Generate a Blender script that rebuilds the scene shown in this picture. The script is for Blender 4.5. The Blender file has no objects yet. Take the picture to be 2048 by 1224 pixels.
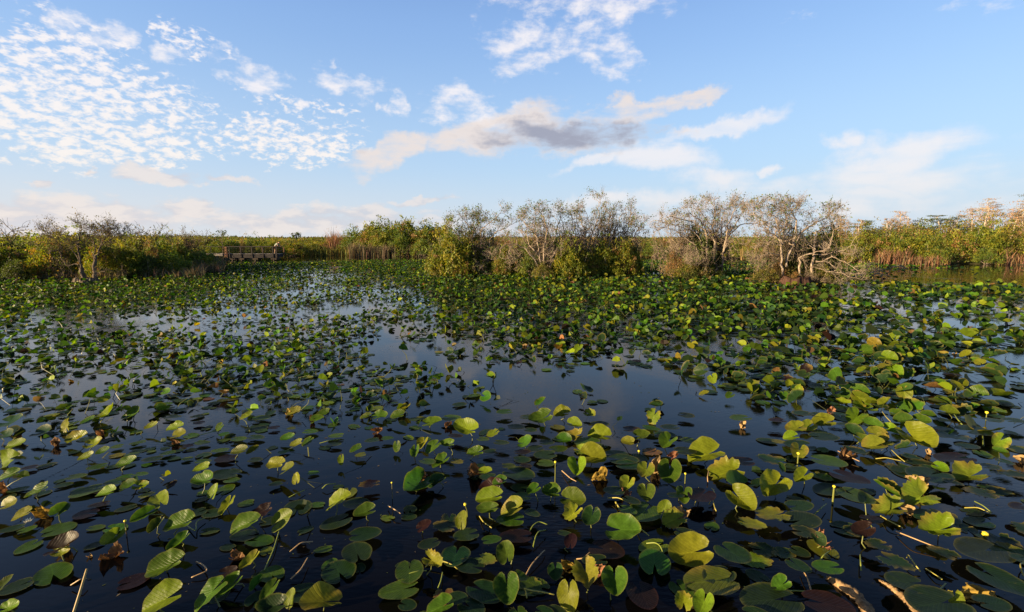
import bpy, bmesh, math, random
import numpy as np
from mathutils import Vector, Matrix

# ------------------------------------------------------------------ camera, world, sun, exposure
S = bpy.context.scene
COL = S.collection
W_, H_, F_ = 2048.0, 1224.0, 996.0
CAM_H = 2.7
PITCH = math.atan((612 - 477) / F_)
cam_d = bpy.data.cameras.new('camera'); cam = bpy.data.objects.new('camera', cam_d); COL.objects.link(cam)
cam.location = (0, 0, CAM_H); cam.rotation_euler = (math.pi / 2 - PITCH, 0, 0)
cam_d.sensor_width = 36; cam_d.lens = 36 * F_ / W_; cam_d.clip_end = 6000; cam_d.clip_start = 0.05
S.camera = cam

SUN_AZ = math.radians(-114)      # measured from +Y (view direction), negative = left
SUN_EL = math.radians(12.5)
sd = Vector((math.sin(SUN_AZ) * math.cos(SUN_EL), math.cos(SUN_AZ) * math.cos(SUN_EL), math.sin(SUN_EL)))
sun_d = bpy.data.lights.new('sun', 'SUN'); sun = bpy.data.objects.new('sun', sun_d); COL.objects.link(sun)
sun_d.energy = 5.0; sun_d.angle = math.radians(0.6); sun_d.color = (1.0, 0.76, 0.44)
sun.rotation_euler = sd.to_track_quat('Z', 'Y').to_euler()
S.view_settings.view_transform = 'Standard'; S.view_settings.look = 'None'
S.view_settings.gamma = 1; S.view_settings.use_curve_mapping = False
EXPO = 1.6
S.view_settings.exposure = EXPO
S.render.engine = 'CYCLES'
S.cycles.max_bounces = 6; S.cycles.transparent_max_bounces = 8

_cp, _sp = math.cos(PITCH), math.sin(PITCH)
def ray(px, py):
    a = (px - W_ / 2) / F_; b = (H_ / 2 - py) / F_
    return Vector((a, _cp + b * _sp, -_sp + b * _cp))
def at_z(px, py, z=0.0):
    d = ray(px, py); t = (z - CAM_H) / d.z
    return Vector((d.x * t, d.y * t, z))
def at_y(px, py, y):
    d = ray(px, py); t = y / d.y
    return Vector((d.x * t, y, CAM_H + d.z * t))
def on_plane(px, py, P, n):
    d = ray(px, py); o = Vector((0, 0, CAM_H)); t = (P - o).dot(n) / d.dot(n)
    return o + d * t
def proj(p):
    x, y, z = p[0], p[1], p[2] - CAM_H
    dep = y * _cp - z * _sp; up = y * _sp + z * _cp
    return (W_ / 2 + F_ * x / dep, H_ / 2 - F_ * up / dep)

# ---- world: physical sky, hand-darkened overhead, + clouds laid out by direction (azimuth / elevation)
def azel(px, py):
    d = ray(px, py); return math.atan2(d.x, d.y), math.atan2(d.z, math.hypot(d.x, d.y))
world = bpy.data.worlds.new('World'); S.world = world; world.use_nodes = True
wt = world.node_tree; wt.nodes.clear(); WL = wt.links
def wn(t, **k):
    n = wt.nodes.new(t)
    for a, b in k.items(): setattr(n, a, b)
    return n
def wm(op, a, b=None, c=None, clamp=False):
    n = wn('ShaderNodeMath', operation=op, use_clamp=clamp)
    for i, v in enumerate((a, b, c)):
        if v is None: continue
        if isinstance(v, (int, float)): n.inputs[i].default_value = v
        else: WL.new(v, n.inputs[i])
    return n.outputs[0]
def wcomb(x, y, z=0.0):
    n = wn('ShaderNodeCombineXYZ')
    for i, v in enumerate((x, y, z)):
        if isinstance(v, (int, float)): n.inputs[i].default_value = v
        else: WL.new(v, n.inputs[i])
    return n.outputs[0]
def wnoise(vec, scale, detail=5, rough=0.55, dist=0.0):
    n = wn('ShaderNodeTexNoise', noise_dimensions='2D'); WL.new(vec, n.inputs['Vector'])
    n.inputs['Scale'].default_value = scale; n.inputs['Detail'].default_value = detail
    n.inputs['Roughness'].default_value = rough; n.inputs['Distortion'].default_value = dist
    return n.outputs['Fac']
def wmap(v, a, b, c=0.0, d=1.0, smooth=True):
    n = wn('ShaderNodeMapRange', interpolation_type='SMOOTHSTEP' if smooth else 'LINEAR')
    WL.new(v, n.inputs[0])
    for i, x in zip((1, 2, 3, 4), (a, b, c, d)): n.inputs[i].default_value = x
    return n.outputs[0]
def wmix(f, a, b):
    n = wn('ShaderNodeMix', data_type='RGBA')
    for i, v in ((0, f), (6, a), (7, b)):
        if isinstance(v, (int, float)): n.inputs[i].default_value = v
        elif isinstance(v, tuple): n.inputs[i].default_value = (*v, 1)
        else: WL.new(v, n.inputs[i])
    return n.outputs[2]
tc = wn('ShaderNodeTexCoord'); sep = wn('ShaderNodeSeparateXYZ'); WL.new(tc.outputs['Generated'], sep.inputs[0])
X, Y, Z = sep.outputs
AZ = wm('ARCTAN2', X, Y); EL = wm('ARCSINE', Z)
AE = wcomb(AZ, EL)
zz = wm('ADD', wm('MAXIMUM', Z, 0.0), 0.06)
PL = wcomb(wm('DIVIDE', X, zz), wm('DIVIDE', Y, zz))
# warp the layout coordinates a little so that every edge is torn
wA = wn('ShaderNodeTexNoise', noise_dimensions='2D'); WL.new(AE, wA.inputs['Vector']); wA.inputs['Scale'].default_value = 9; wA.inputs['Detail'].default_value = 5; wA.inputs['Roughness'].default_value = .6
vs = wn('ShaderNodeVectorMath', operation='SUBTRACT'); WL.new(wA.outputs['Color'], vs.inputs[0]); vs.inputs[1].default_value = (.5, .5, .5)
vm = wn('ShaderNodeVectorMath', operation='MULTIPLY'); WL.new(vs.outputs[0], vm.inputs[0]); vm.inputs[1].default_value = (.15, .075, 0)
va = wn('ShaderNodeVectorMath', operation='ADD'); WL.new(AE, va.inputs[0]); WL.new(vm.outputs[0], va.inputs[1])
AEW = va.outputs[0]
def streaks(lst):
    acc = None
    for x1, y1, x2, y2, hw, st in lst:
        a1, e1 = azel(x1, y1); a2, e2 = azel(x2, y2)
        cx, cy = (a1 + a2) / 2, (e1 + e2) / 2
        L = math.hypot(a2 - a1, e2 - e1) / 2 * 1.25; ang = math.atan2(e2 - e1, a2 - a1)
        m = wn('ShaderNodeMapping', vector_type='TEXTURE'); WL.new(AEW, m.inputs[0])
        m.inputs['Location'].default_value = (cx, cy, 0); m.inputs['Rotation'].default_value = (0, 0, ang)
        m.inputs['Scale'].default_value = (L, hw / F_ * 1.5, 1)
        g = wn('ShaderNodeTexGradient', gradient_type='SPHERICAL'); WL.new(m.outputs[0], g.inputs[0])
        v = g.outputs['Fac'] if st == 1 else wm('MULTIPLY', g.outputs['Fac'], st)
        acc = v if acc is None else wm('MAXIMUM', acc, v)
    return wm('MINIMUM', wm('MULTIPLY', acc, 1.9), 1.0)
sky = wn('ShaderNodeTexSky', sky_type='NISHITA'); sky.sun_disc = False
sky.sun_elevation = SUN_EL; sky.sun_rotation = SUN_AZ; sky.altitude = 0
sky.air_density = 1.0; sky.dust_density = 1.2; sky.ozone_density = 2.2
BG = 0.10; K = 1 / BG / 2 ** EXPO
def kc(r, g, b): return (r * K, g * K, b * K)
# humid haze: the physical sky pales towards the horizon, warmest on the sun's side
hz = wmap(EL, 0.0, 0.36, 1.0, 0.0)
side = wmap(AZ, -1.1, 0.5, 1.0, 0.0)
hcol = wmix(side, kc(.60, .73, .86), kc(.93, .82, .74))
skyc = wmix(wm('MULTIPLY', hz, 0.72), sky.outputs[0], hcol)
clear = wmix(wmap(EL, 0.3, 0.8, 0.70, 0.92), skyc, wmix(wmap(EL, 0.36, 0.70), wmix(wmap(EL, 0.0, 0.5), kc(.46, .67, .91), kc(.235, .42, .83)), kc(.035, .07, .21)))  # sky above the view darkened by hand to dim water reflections and ambient light
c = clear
# 1 dappled high cloud, left
mM = wn('ShaderNodeMapping'); WL.new(AE, mM.inputs[0]); mM.inputs['Rotation'].default_value = (0, 0, .30); mM.inputs['Scale'].default_value = (1.0, 2.0, 1)
n1 = wnoise(mM.outputs[0], 52, 3, .6, .15); n1b = wnoise(PL, 0.9, 2)
mA = streaks([(-60, 130, 330, 230, 80, 1), (-60, 60, 120, 140, 45, .8), (100, 120, 420, 240, 42, .75), (-60, 268, 440, 290, 36, 1), (380, 264, 720, 298, 30, 1), (-60, 200, 120, 250, 50, 1), (-80, 308, 300, 312, 6, .7),
              (480, 190, 740, 240, 20, .45), (320, 70, 460, 110, 24, .5), (-900, 200, -100, 200, 150, .9), (300, 60, 360, 90, 14, .6)])
aA = wmap(wm('ADD', wm('MULTIPLY', mA, 0.55), wm('MULTIPLY', wm('SUBTRACT', n1, .5), 2.3)), 0.16, 0.85)
c = wmix(wm('MULTIPLY', wm('MULTIPLY', aA, wmap(mA, 0.02, 0.35)), .93), c, wmix(hz, kc(.97, .93, .95), kc(1.0, .93, .86)))
# 2 fluffy white strips and puffs
mBn = wn('ShaderNodeMapping'); WL.new(AE, mBn.inputs[0]); mBn.inputs['Rotation'].default_value = (0, 0, .2); mBn.inputs['Scale'].default_value = (.6, 1.25, 1)
nB = wnoise(mBn.outputs[0], 30, 5, .6, .1)
mB = streaks([(70, 36, 280, 76, 17, 1), (440, 118, 600, 185, 24, 1), (620, 145, 770, 190, 20, .95), (765, 200, 815, 225, 12, .8), (320, 112, 415, 130, 12, .9), (690, 110, 690, 150, 10, .5),
              (830, 190, 1060, 240, 30, 1), (960, 92, 1160, 66, 44, .74), (1130, 62, 1290, 122, 40, .76), (1180, 120, 1270, 145, 30, .6), (960, -10, 1370, 8, 22, .9), (425, 82, 465, 88, 8, .6),
              (600, 200, 660, 215, 9, .6), (1540, 20, 1610, 55, 16, .25), (1800, -80, 2500, -40, 60, .4)])
aB = wm('MULTIPLY', wmap(wm('ADD', wm('MULTIPLY', mB, .70), wm('MULTIPLY', wm('SUBTRACT', nB, .5), 2.1)), .18, 1.15), wmap(mB, .02, .3))
c = wmix(wm('MULTIPLY', aB, .9), c, kc(.96, .92, .94))
# 3 thin smooth veils, right
mC = wn('ShaderNodeMapping'); WL.new(AE, mC.inputs[0]); mC.inputs['Rotation'].default_value = (0, 0, -.25); mC.inputs['Scale'].default_value = (.35, 1.5, 1)
nC = wnoise(mC.outputs[0], 16, 5, .55, .3)
mCm = streaks([(1330, 285, 1600, 215, 18, .95), (1180, 320, 1480, 320, 30, .8), (1090, 348, 1300, 300, 12, .8), (1300, 360, 1560, 345, 26, .6), (1640, 330, 1960, 282, 36, .75), (1560, 370, 2100, 360, 40, .6), (1620, 290, 1740, 290, 16, .6),
               (1500, 335, 1600, 335, 10, .7), (1400, 385, 2200, 400, 30, .6), (900, 408, 1500, 398, 18, .6), (1740, 420, 2300, 430, 30, .5), (2000, 330, 2500, 330, 60, .5)])
aC = wmap(wm('ADD', wm('MULTIPLY', mCm, .85), wm('MULTIPLY', wm('SUBTRACT', nC, .5), 1.1)), .22, 1.0)
c = wmix(wm('MULTIPLY', aC, .78), c, wmix(hz, kc(.93, .90, .93), kc(.97, .91, .89)))
mHs = wn('ShaderNodeMapping'); WL.new(AE, mHs.inputs[0]); mHs.inputs['Scale'].default_value = (.45, 1.3, 1)
# 4 the long grey cloud with warm ends
nG = wnoise(mHs.outputs[0], 22, 6, .58)
mG = streaks([(680, 342, 900, 265, 27, 1.0), (820, 290, 1150, 230, 34, 1), (960, 270, 1330, 265, 38, 1), (1200, 225, 1330, 195, 14, .95), (1320, 205, 1475, 167, 13, .95), (1330, 272, 1440, 262, 10, .5), (1040, 300, 1250, 285, 22, .8),
              (1150, 250, 1360, 205, 20, .8), (1290, 215, 1450, 175, 14, .9), (1060, 245, 1400, 190, 16, .8)])
aG = wm('MULTIPLY', wmap(wm('ADD', wm('MULTIPLY', mG, .75), wm('MULTIPLY', wm('SUBTRACT', nG, .5), 1.7)), .15, .95), wmap(mG, .02, .35))
mD = streaks([(980, 268, 1330, 262, 30, 1), (940, 285, 1260, 285, 14, .6)])
dk = wmap(wm('ADD', wm('MULTIPLY', mD, .8), wm('MULTIPLY', wm('SUBTRACT', nG, .5), 1.6)), .10, 1.0)
c = wmix(wm('MULTIPLY', aG, .93), c, wmix(dk, kc(.86, .77, .73), kc(.37, .38, .47)))
c = wmix(wmap(EL, 0.0, 0.15, .50, 0.0), c, wmix(side, kc(.74, .77, .80), kc(.90, .81, .74)))
# 5 low cumulus bank over the horizon, warm on the left, and small flat clouds above it
mH = streaks([(-300, 440, 420, 440, 34, 1), (300, 440, 950, 445, 26, .9), (320, 418, 480, 418, 18, 1), (60, 415, 260, 418, 16, .9), (720, 405, 960, 402, 7, .7), (210, 345, 420, 362, 12, .9), (50, 363, 105, 363, 8, .8), (400, 360, 520, 360, 7, .7),
              (880, 455, 1300, 455, 16, .6), (150, 337, 190, 337, 5, .6), (1150, 430, 1700, 440, 30, .45), (-1500, 430, -200, 430, 50, .8)])
nH = wnoise(mHs.outputs[0], 30, 5, .60)
aH = wmap(wm('ADD', wm('MULTIPLY', mH, .8), wm('MULTIPLY', wm('SUBTRACT', nH, .5), 1.7)), .20, .90)
aH = wm('MULTIPLY', aH, wmap(mH, 0.03, .30))
eh = wnoise(mHs.outputs[0], 30, 4, .6)
lit = wmap(eh, .38, .62)
c = wmix(wm('MULTIPLY', aH, .75), c, wmix(lit, wmix(side, kc(.55, .58, .66), kc(.72, .66, .68)), wmix(side, kc(.80, .76, .76), kc(.93, .82, .75))))
bg = wn('ShaderNodeBackground'); bg.inputs['Strength'].default_value = BG
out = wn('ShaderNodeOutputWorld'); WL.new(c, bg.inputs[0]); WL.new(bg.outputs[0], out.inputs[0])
world.cycles.sampling_method='MANUAL'; world.cycles.sample_map_resolution=512

# ------------------------------------------------------------------ helpers
def tag(o, label=None, cat=None, group=None, kind=None):
    if label: o['label'] = label
    if cat: o['category'] = cat
    if group: o['group'] = group
    if kind: o['kind'] = kind
    return o
def empty(name, loc=(0, 0, 0), rz=0.0):
    o = bpy.data.objects.new(name, None); COL.objects.link(o); o.location = loc; o.rotation_euler = (0, 0, rz)
    o.empty_display_size = .2
    return o
def link(name, me, parent=None, loc=None, local=False):
    o = bpy.data.objects.new(name, me); COL.objects.link(o)
    if parent is not None:
        o.parent = parent
        if not local:      # mesh given in world coordinates, parent has location + z rotation only
            M = Matrix.Translation(parent.location) @ Matrix.Rotation(parent.rotation_euler[2], 4, 'Z')
            o.matrix_parent_inverse = M.inverted()
    if loc is not None: o.location = loc
    return o
def copy_tree(o, parent=None):
    c = o.copy(); COL.objects.link(c); c.parent = parent
    for ch in o.children: copy_tree(ch, c)
    return c
def mesh_np(name, V, F, mat, tint=None, uv=None, smooth=True):
    """V (n,3); F = array (m,k) or list of such arrays; tint (n,3) per vertex; uv (n,2) per vertex"""
    Fs = F if isinstance(F, list) else [F]
    Fs = [np.asarray(f, dtype=np.int32) for f in Fs if len(f)]
    V = np.asarray(V, dtype=np.float32)
    me = bpy.data.meshes.new(name)
    me.vertices.add(len(V)); me.vertices.foreach_set('co', V.ravel())
    li = np.concatenate([f.ravel() for f in Fs]); tot = np.concatenate([np.full(len(f), f.shape[1], np.int32) for f in Fs])
    st = np.zeros(len(tot), np.int32); st[1:] = np.cumsum(tot)[:-1]
    me.loops.add(len(li)); me.loops.foreach_set('vertex_index', li)
    me.polygons.add(len(tot)); me.polygons.foreach_set('loop_start', st); me.polygons.foreach_set('loop_total', tot)
    me.polygons.foreach_set('use_smooth', np.full(len(tot), smooth))
    me.update(calc_edges=True)
    if tint is not None:
        a = me.color_attributes.new('tint', 'FLOAT_COLOR', 'POINT')
        t = np.ones((len(V), 4), np.float32); t[:, :3] = tint; a.data.foreach_set('color', t.ravel())
    if uv is not None:
        u = me.uv_layers.new(name='leaf_uv'); u.data.foreach_set('uv', np.asarray(uv, np.float32)[li].ravel())
    me.materials.append(mat)
    return me
def instance_np(tv, tf, M, tint=None, tuv=None):
    """template verts (v,3), faces (f,k) list; M (n,4,4) -> stacked arrays"""
    n, v = len(M), len(tv)
    tvh = np.concatenate([tv, np.ones((v, 1))], 1)
    V = np.einsum('nij,vj->nvi', M[:, :3, :], tvh).reshape(-1, 3)
    off = (np.arange(n) * v)
    Fs = [(f[None] + off[:, None, None]).reshape(-1, f.shape[1]) for f in tf]
    T = None if tint is None else np.repeat(tint, v, 0)
    U = None if tuv is None else np.tile(tuv, (n, 1))
    return V, Fs, T, U
def frames(P, xdir, nrm, sx, sy, sz):
    """4x4 matrices with x axis along xdir, z along nrm (n,3), scaled"""
    z = nrm / np.linalg.norm(nrm, axis=1, keepdims=True)
    x = xdir - (xdir * z).sum(1, keepdims=True) * z
    x /= np.linalg.norm(x, axis=1, keepdims=True) + 1e-9
    y = np.cross(z, x)
    M = np.zeros((len(P), 4, 4)); M[:, :3, 0] = x * np.reshape(sx, (-1, 1)); M[:, :3, 1] = y * np.reshape(sy, (-1, 1)); M[:, :3, 2] = z * np.reshape(sz, (-1, 1))
    M[:, :3, 3] = P; M[:, 3, 3] = 1
    return M
class Tubes:
    def __init__(s): s.V = []; s.F = []; s.n = 0; s.T = []
    def add(s, pts, rad, k=5, tint=None):
        pts = np.asarray(pts, float); n = len(pts); rad = np.broadcast_to(np.asarray(rad, float), (n,))
        tan = np.gradient(pts, axis=0); tan /= np.linalg.norm(tan, axis=1, keepdims=True) + 1e-9
        ref = np.array([0.31, 0.17, 0.93]) if abs(tan[0, 2]) < .8 else np.array([0.9, 0.3, 0.1])
        a = np.cross(tan, ref); a /= np.linalg.norm(a, axis=1, keepdims=True) + 1e-9
        b = np.cross(tan, a)
        th = np.arange(k) / k * 2 * np.pi
        ring = pts[:, None] + rad[:, None, None] * (np.cos(th)[None, :, None] * a[:, None] + np.sin(th)[None, :, None] * b[:, None])
        s.V.append(ring.reshape(-1, 3))
        i = np.arange(n - 1)[:, None] * k + s.n; j = np.arange(k)[None]; j2 = (j + 1) % k
        s.F.append(np.stack([i + j, i + j2, i + k + j2, i + k + j], -1).reshape(-1, 4))
        if tint is not None: s.T.append(np.broadcast_to(np.asarray(tint, float), (n * k, 3)))
        s.n += n * k
    def mesh(s, name, mat, smooth=True):
        return mesh_np(name, np.concatenate(s.V), np.concatenate(s.F), mat, np.concatenate(s.T) if s.T else None, smooth=smooth)
def box_bm(bm, x0, x1, y0, y1, z0, z1, bev=0.0):
    r = bmesh.ops.create_cube(bm, size=1.0)
    bmesh.ops.scale(bm, vec=(x1 - x0, y1 - y0, z1 - z0), verts=r['verts'])
    bmesh.ops.translate(bm, vec=((x0 + x1) / 2, (y0 + y1) / 2, (z0 + z1) / 2), verts=r['verts'])
    return r['verts']
def bm_mesh(name, bm, mat, smooth=False):
    me = bpy.data.meshes.new(name); bm.normal_update(); bm.to_mesh(me); bm.free(); me.materials.append(mat)
    if smooth: me.polygons.foreach_set('use_smooth', [True] * len(me.polygons))
    return me

# ------------------------------------------------------------------ materials
def newmat(name):
    m = bpy.data.materials.new(name); m.use_nodes = True; t = m.node_tree
    return m, t, t.nodes['Principled BSDF'], t.nodes['Material Output']
def N(t, typ, **k):
    n = t.nodes.new(typ)
    for a, b in k.items(): setattr(n, a, b)
    return n
def leafy(name, base, rough=.45, spec=.4, trans=.35, tcol=(1.2, 1.5, .5), veins=False, bump=0.0):
    """base colour = attribute tint; light passes through the thin blade"""
    m, t, b, o = newmat(name)
    at = N(t, 'ShaderNodeAttribute', attribute_name='tint')
    col = at.outputs['Color']
    if base is not None:
        mx = N(t, 'ShaderNodeMix', data_type='RGBA', blend_type='MULTIPLY'); mx.inputs[0].default_value = 1
        t.links.new(col, mx.inputs[6]); mx.inputs[7].default_value = (*base, 1); col = mx.outputs[2]
    if veins:
        uv = N(t, 'ShaderNodeUVMap', uv_map='leaf_uv'); sp = N(t, 'ShaderNodeSeparateXYZ'); t.links.new(uv.outputs[0], sp.inputs[0])
        def M(op, a, b=None):
            n = N(t, 'ShaderNodeMath', operation=op)
            for i, v in enumerate((a, b)):
                if v is None: continue
                if isinstance(v, (int, float)): n.inputs[i].default_value = v
                else: t.links.new(v, n.inputs[i])
            return n.outputs[0]
        ay = M('ABSOLUTE', sp.outputs[1])
        s = M('SINE', M('MULTIPLY', M('SUBTRACT', sp.outputs[0], M('MULTIPLY', M('POWER', ay, .8), 1.0)), 62))
        s = M('POWER', M('MAXIMUM', s, 0.0), 4.0)
        mid = M('MAXIMUM', M('SUBTRACT', 1.0, M('MULTIPLY', ay, 38)), 0.0)
        v = M('MULTIPLY', M('MAXIMUM', M('MULTIPLY', s, .25), mid), .5)
        noi = N(t, 'ShaderNodeTexNoise'); t.links.new(uv.outputs[0], noi.inputs['Vector']); noi.inputs['Scale'].default_value = 7; noi.inputs['Detail'].default_value = 5
        oi = N(t, 'ShaderNodeObjectInfo'); sp4 = N(t, 'ShaderNodeTexNoise', noise_dimensions='4D'); t.links.new(uv.outputs[0], sp4.inputs['Vector']); t.links.new(M('MULTIPLY', oi.outputs['Random'], 40), sp4.inputs['W'])
        sp4.inputs['Scale'].default_value = 9; sp4.inputs['Detail'].default_value = 4; sp4.inputs['Roughness'].default_value = .65
        r = N(t, 'ShaderNodeMapRange'); t.links.new(sp4.outputs['Fac'], r.inputs[0]); r.inputs[1].default_value = .3; r.inputs[2].default_value = .7; r.inputs[3].default_value = .72; r.inputs[4].default_value = 1.25
        hs = N(t, 'ShaderNodeHueSaturation'); t.links.new(col, hs.inputs['Color']); t.links.new(r.outputs[0], hs.inputs['Value']); col = hs.outputs[0]
        blotch = N(t, 'ShaderNodeMapRange'); t.links.new(sp4.outputs['Fac'], blotch.inputs[0]); blotch.inputs[1].default_value = .66; blotch.inputs[2].default_value = .72
        mb = N(t, 'ShaderNodeMix', data_type='RGBA'); t.links.new(blotch.outputs[0], mb.inputs[0]); t.links.new(col, mb.inputs[6]); mb.inputs[7].default_value = (.13, .10, .03, 1); col = mb.outputs[2]
        mv = N(t, 'ShaderNodeMix', data_type='RGBA'); t.links.new(v, mv.inputs[0]); t.links.new(col, mv.inputs[6])
        lt = N(t, 'ShaderNodeHueSaturation'); t.links.new(col, lt.inputs['Color']); lt.inputs['Value'].default_value = 1.9; t.links.new(lt.outputs[0], mv.inputs[7]); col = mv.outputs[2]
        bp = N(t, 'ShaderNodeBump'); t.links.new(M('ADD', M('MULTIPLY', s, -1), M('MULTIPLY', sp4.outputs['Fac'], 1.5)), bp.inputs['Height']); bp.inputs['Strength'].default_value = .35; bp.inputs['Distance'].default_value = .004
        t.links.new(bp.outputs[0], b.inputs['Normal'])
    t.links.new(col, b.inputs['Base Color']); b.inputs['Roughness'].default_value = rough
    b.inputs['Specular IOR Level'].default_value = spec
    if trans:
        tr = N(t, 'ShaderNodeBsdfTranslucent'); mm = N(t, 'ShaderNodeMix', data_type='RGBA', blend_type='MULTIPLY'); mm.inputs[0].default_value = 1
        t.links.new(col, mm.inputs[6]); mm.inputs[7].default_value = (*tcol, 1); t.links.new(mm.outputs[2], tr.inputs[0])
        ms = N(t, 'ShaderNodeMixShader'); ms.inputs[0].default_value = trans
        t.links.new(b.outputs[0], ms.inputs[1]); t.links.new(tr.outputs[0], ms.inputs[2]); t.links.new(ms.outputs[0], o.inputs[0])
    return m
def barky(name, c1, c2, scale=8, rough=.85, stretch=(1, 1, .25), bump=.6, dist=.02):
    m, t, b, o = newmat(name)
    tc_ = N(t, 'ShaderNodeTexCoord'); mp = N(t, 'ShaderNodeMapping'); t.links.new(tc_.outputs['Object'], mp.inputs[0]); mp.inputs['Scale'].default_value = stretch
    n = N(t, 'ShaderNodeTexNoise'); t.links.new(mp.outputs[0], n.inputs['Vector']); n.inputs['Scale'].default_value = scale; n.inputs['Detail'].default_value = 6; n.inputs['Roughness'].default_value = .65
    cr = N(t, 'ShaderNodeValToRGB'); t.links.new(n.outputs['Fac'], cr.inputs[0]); cr.color_ramp.elements[0].color = (*c1, 1); cr.color_ramp.elements[1].color = (*c2, 1)
    cr.color_ramp.elements[0].position = .32; cr.color_ramp.elements[1].position = .68
    t.links.new(cr.outputs[0], b.inputs['Base Color']); b.inputs['Roughness'].default_value = rough; b.inputs['Specular IOR Level'].default_value = .15
    bp = N(t, 'ShaderNodeBump'); t.links.new(n.outputs['Fac'], bp.inputs['Height']); bp.inputs['Strength'].default_value = bump; bp.inputs['Distance'].default_value = dist
    t.links.new(bp.outputs[0], b.inputs['Normal'])
    return m
MAT_PAD = leafy('lily_leaf', None, rough=.36, spec=.09, trans=.34, tcol=(1.5, 1.6, .35), veins=True)
MAT_PADF = leafy('lily_leaf_far', None, rough=.45, spec=.10, trans=.34, tcol=(1.5, 1.6, .35))
MAT_STEM = leafy('petiole', None, rough=.45, spec=.35, trans=0)
MAT_BUSH = leafy('shrub_foliage', (1.5, 1.45, 1.2), rough=.5, spec=.25, trans=.42, tcol=(1.35, 1.4, .4))
MAT_REED = leafy('reed', None, rough=.7, spec=.15, trans=.25, tcol=(1.2, 1.1, .7))
MAT_BARK = barky('pale_bark', (.13, .10, .075), (.38, .30, .235), 9)
MAT_TWIG = barky('twig_bark', (.09, .07, .05), (.24, .185, .14), 9)
MAT_BARKD = barky('dark_bark', (.05, .037, .027), (.145, .11, .08), 10)
MAT_STUMP = barky('buttress_bark', (.018, .011, .009), (.10, .05, .034), 9, stretch=(4, 4, .35))
MAT_CYP = barky('cypress_bark', (.22, .18, .15), (.48, .41, .34), 12)
MAT_LOG = barky('log_bark', (.07, .04, .018), (.34, .22, .11), 26, stretch=(1, 1, 1), dist=.012)
MAT_WOOD = barky('shade_toned_boards', (.018, .016, .017), (.042, .037, .036), 14, stretch=(.2, 3, 3), bump=.3, dist=.004)  # boards coloured darker to stand in for the shade on the boardwalk front
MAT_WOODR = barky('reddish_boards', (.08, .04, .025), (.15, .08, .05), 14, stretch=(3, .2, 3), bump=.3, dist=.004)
MAT_DECK = barky('deck_boards', (.16, .14, .13), (.28, .25, .22), 14, stretch=(.2, 3, 3), bump=.3, dist=.004)
MAT_PILE = barky('piling', (.035, .028, .022), (.09, .07, .055), 10, stretch=(2, 2, .3))
MAT_LITTER = leafy('withered_leaf', None, rough=.7, spec=.2, trans=.2, tcol=(1.2, 1.0, .6))
def plain(name, c, rough=.6, spec=.3):
    m, t, b, o = newmat(name); n = N(t, 'ShaderNodeTexNoise'); n.inputs['Scale'].default_value = 30; n.inputs['Detail'].default_value = 4
    tc_ = N(t, 'ShaderNodeTexCoord'); t.links.new(tc_.outputs['Object'], n.inputs['Vector'])
    r = N(t, 'ShaderNodeMapRange'); t.links.new(n.outputs['Fac'], r.inputs[0]); r.inputs[3].default_value = .75; r.inputs[4].default_value = 1.25
    h = N(t, 'ShaderNodeHueSaturation'); h.inputs['Color'].default_value = (*c, 1); t.links.new(r.outputs[0], h.inputs['Value']); t.links.new(h.outputs[0], b.inputs['Base Color'])
    b.inputs['Roughness'].default_value = rough; b.inputs['Specular IOR Level'].default_value = spec
    return m
MAT_SKIN = plain('skin', (.42, .24, .16), .5); MAT_SHIRT = plain('grey_green_shirt', (.22, .25, .22), .9); MAT_SHORTS = plain('rust_shorts', (.16, .05, .035), .9)
MAT_CAP = plain('dark_cap', (.02, .018, .02), .8); MAT_SHOE = plain('shoe', (.05, .045, .04), .6)
MAT_BUD = plain('bud_yellow', (.62, .52, .03), .4, .4); MAT_PETAL = plain('white_petal', (.78, .74, .62), .5)
# water
mw, t, b, o = newmat('dark_pond_water')
b.inputs['Base Color'].default_value = (.0022, .0020, .0022, 1); b.inputs['Roughness'].default_value = .02; b.inputs['IOR'].default_value = 1.22
tcw = N(t, 'ShaderNodeTexCoord')
def wn_(scale, det, vec=None, sx=1, sy=1, rot=0):
    mp = N(t, 'ShaderNodeMapping'); t.links.new(tcw.outputs['Object'], mp.inputs[0]); mp.inputs['Scale'].default_value = (sx, sy, 1); mp.inputs['Rotation'].default_value = (0, 0, rot)
    n = N(t, 'ShaderNodeTexNoise'); t.links.new(mp.outputs[0], n.inputs['Vector']); n.inputs['Scale'].default_value = scale; n.inputs['Detail'].default_value = det; n.inputs['Roughness'].default_value = .5
    return n.outputs['Fac']
rip = wn_(13, 3, sx=.8, sy=2.2, rot=.35); big = wn_(2.0, 2); patch = wn_(.32, 2)
pr = N(t, 'ShaderNodeMapRange'); t.links.new(patch, pr.inputs[0]); pr.inputs[1].default_value = .42; pr.inputs[2].default_value = .62; pr.inputs[3].default_value = .12; pr.inputs[4].default_value = 1.0
mu = N(t, 'ShaderNodeMath', operation='MULTIPLY'); t.links.new(rip, mu.inputs[0]); t.links.new(pr.outputs[0], mu.inputs[1])
ad = N(t, 'ShaderNodeMath', operation='MULTIPLY_ADD'); t.links.new(big, ad.inputs[0]); ad.inputs[1].default_value = .5; t.links.new(mu.outputs[0], ad.inputs[2])
bp = N(t, 'ShaderNodeBump'); t.links.new(ad.outputs[0], bp.inputs['Height']); bp.inputs['Strength'].default_value = .5; bp.inputs['Distance'].default_value = .0045
t.links.new(bp.outputs[0], b.inputs['Normal'])
MAT_WATER = mw
# land: peat and matted sedge
MAT_LAND = barky('marsh_ground', (.030, .028, .014), (.085, .075, .035), .8, stretch=(1, 1, 1), bump=.5, dist=.2)

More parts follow.
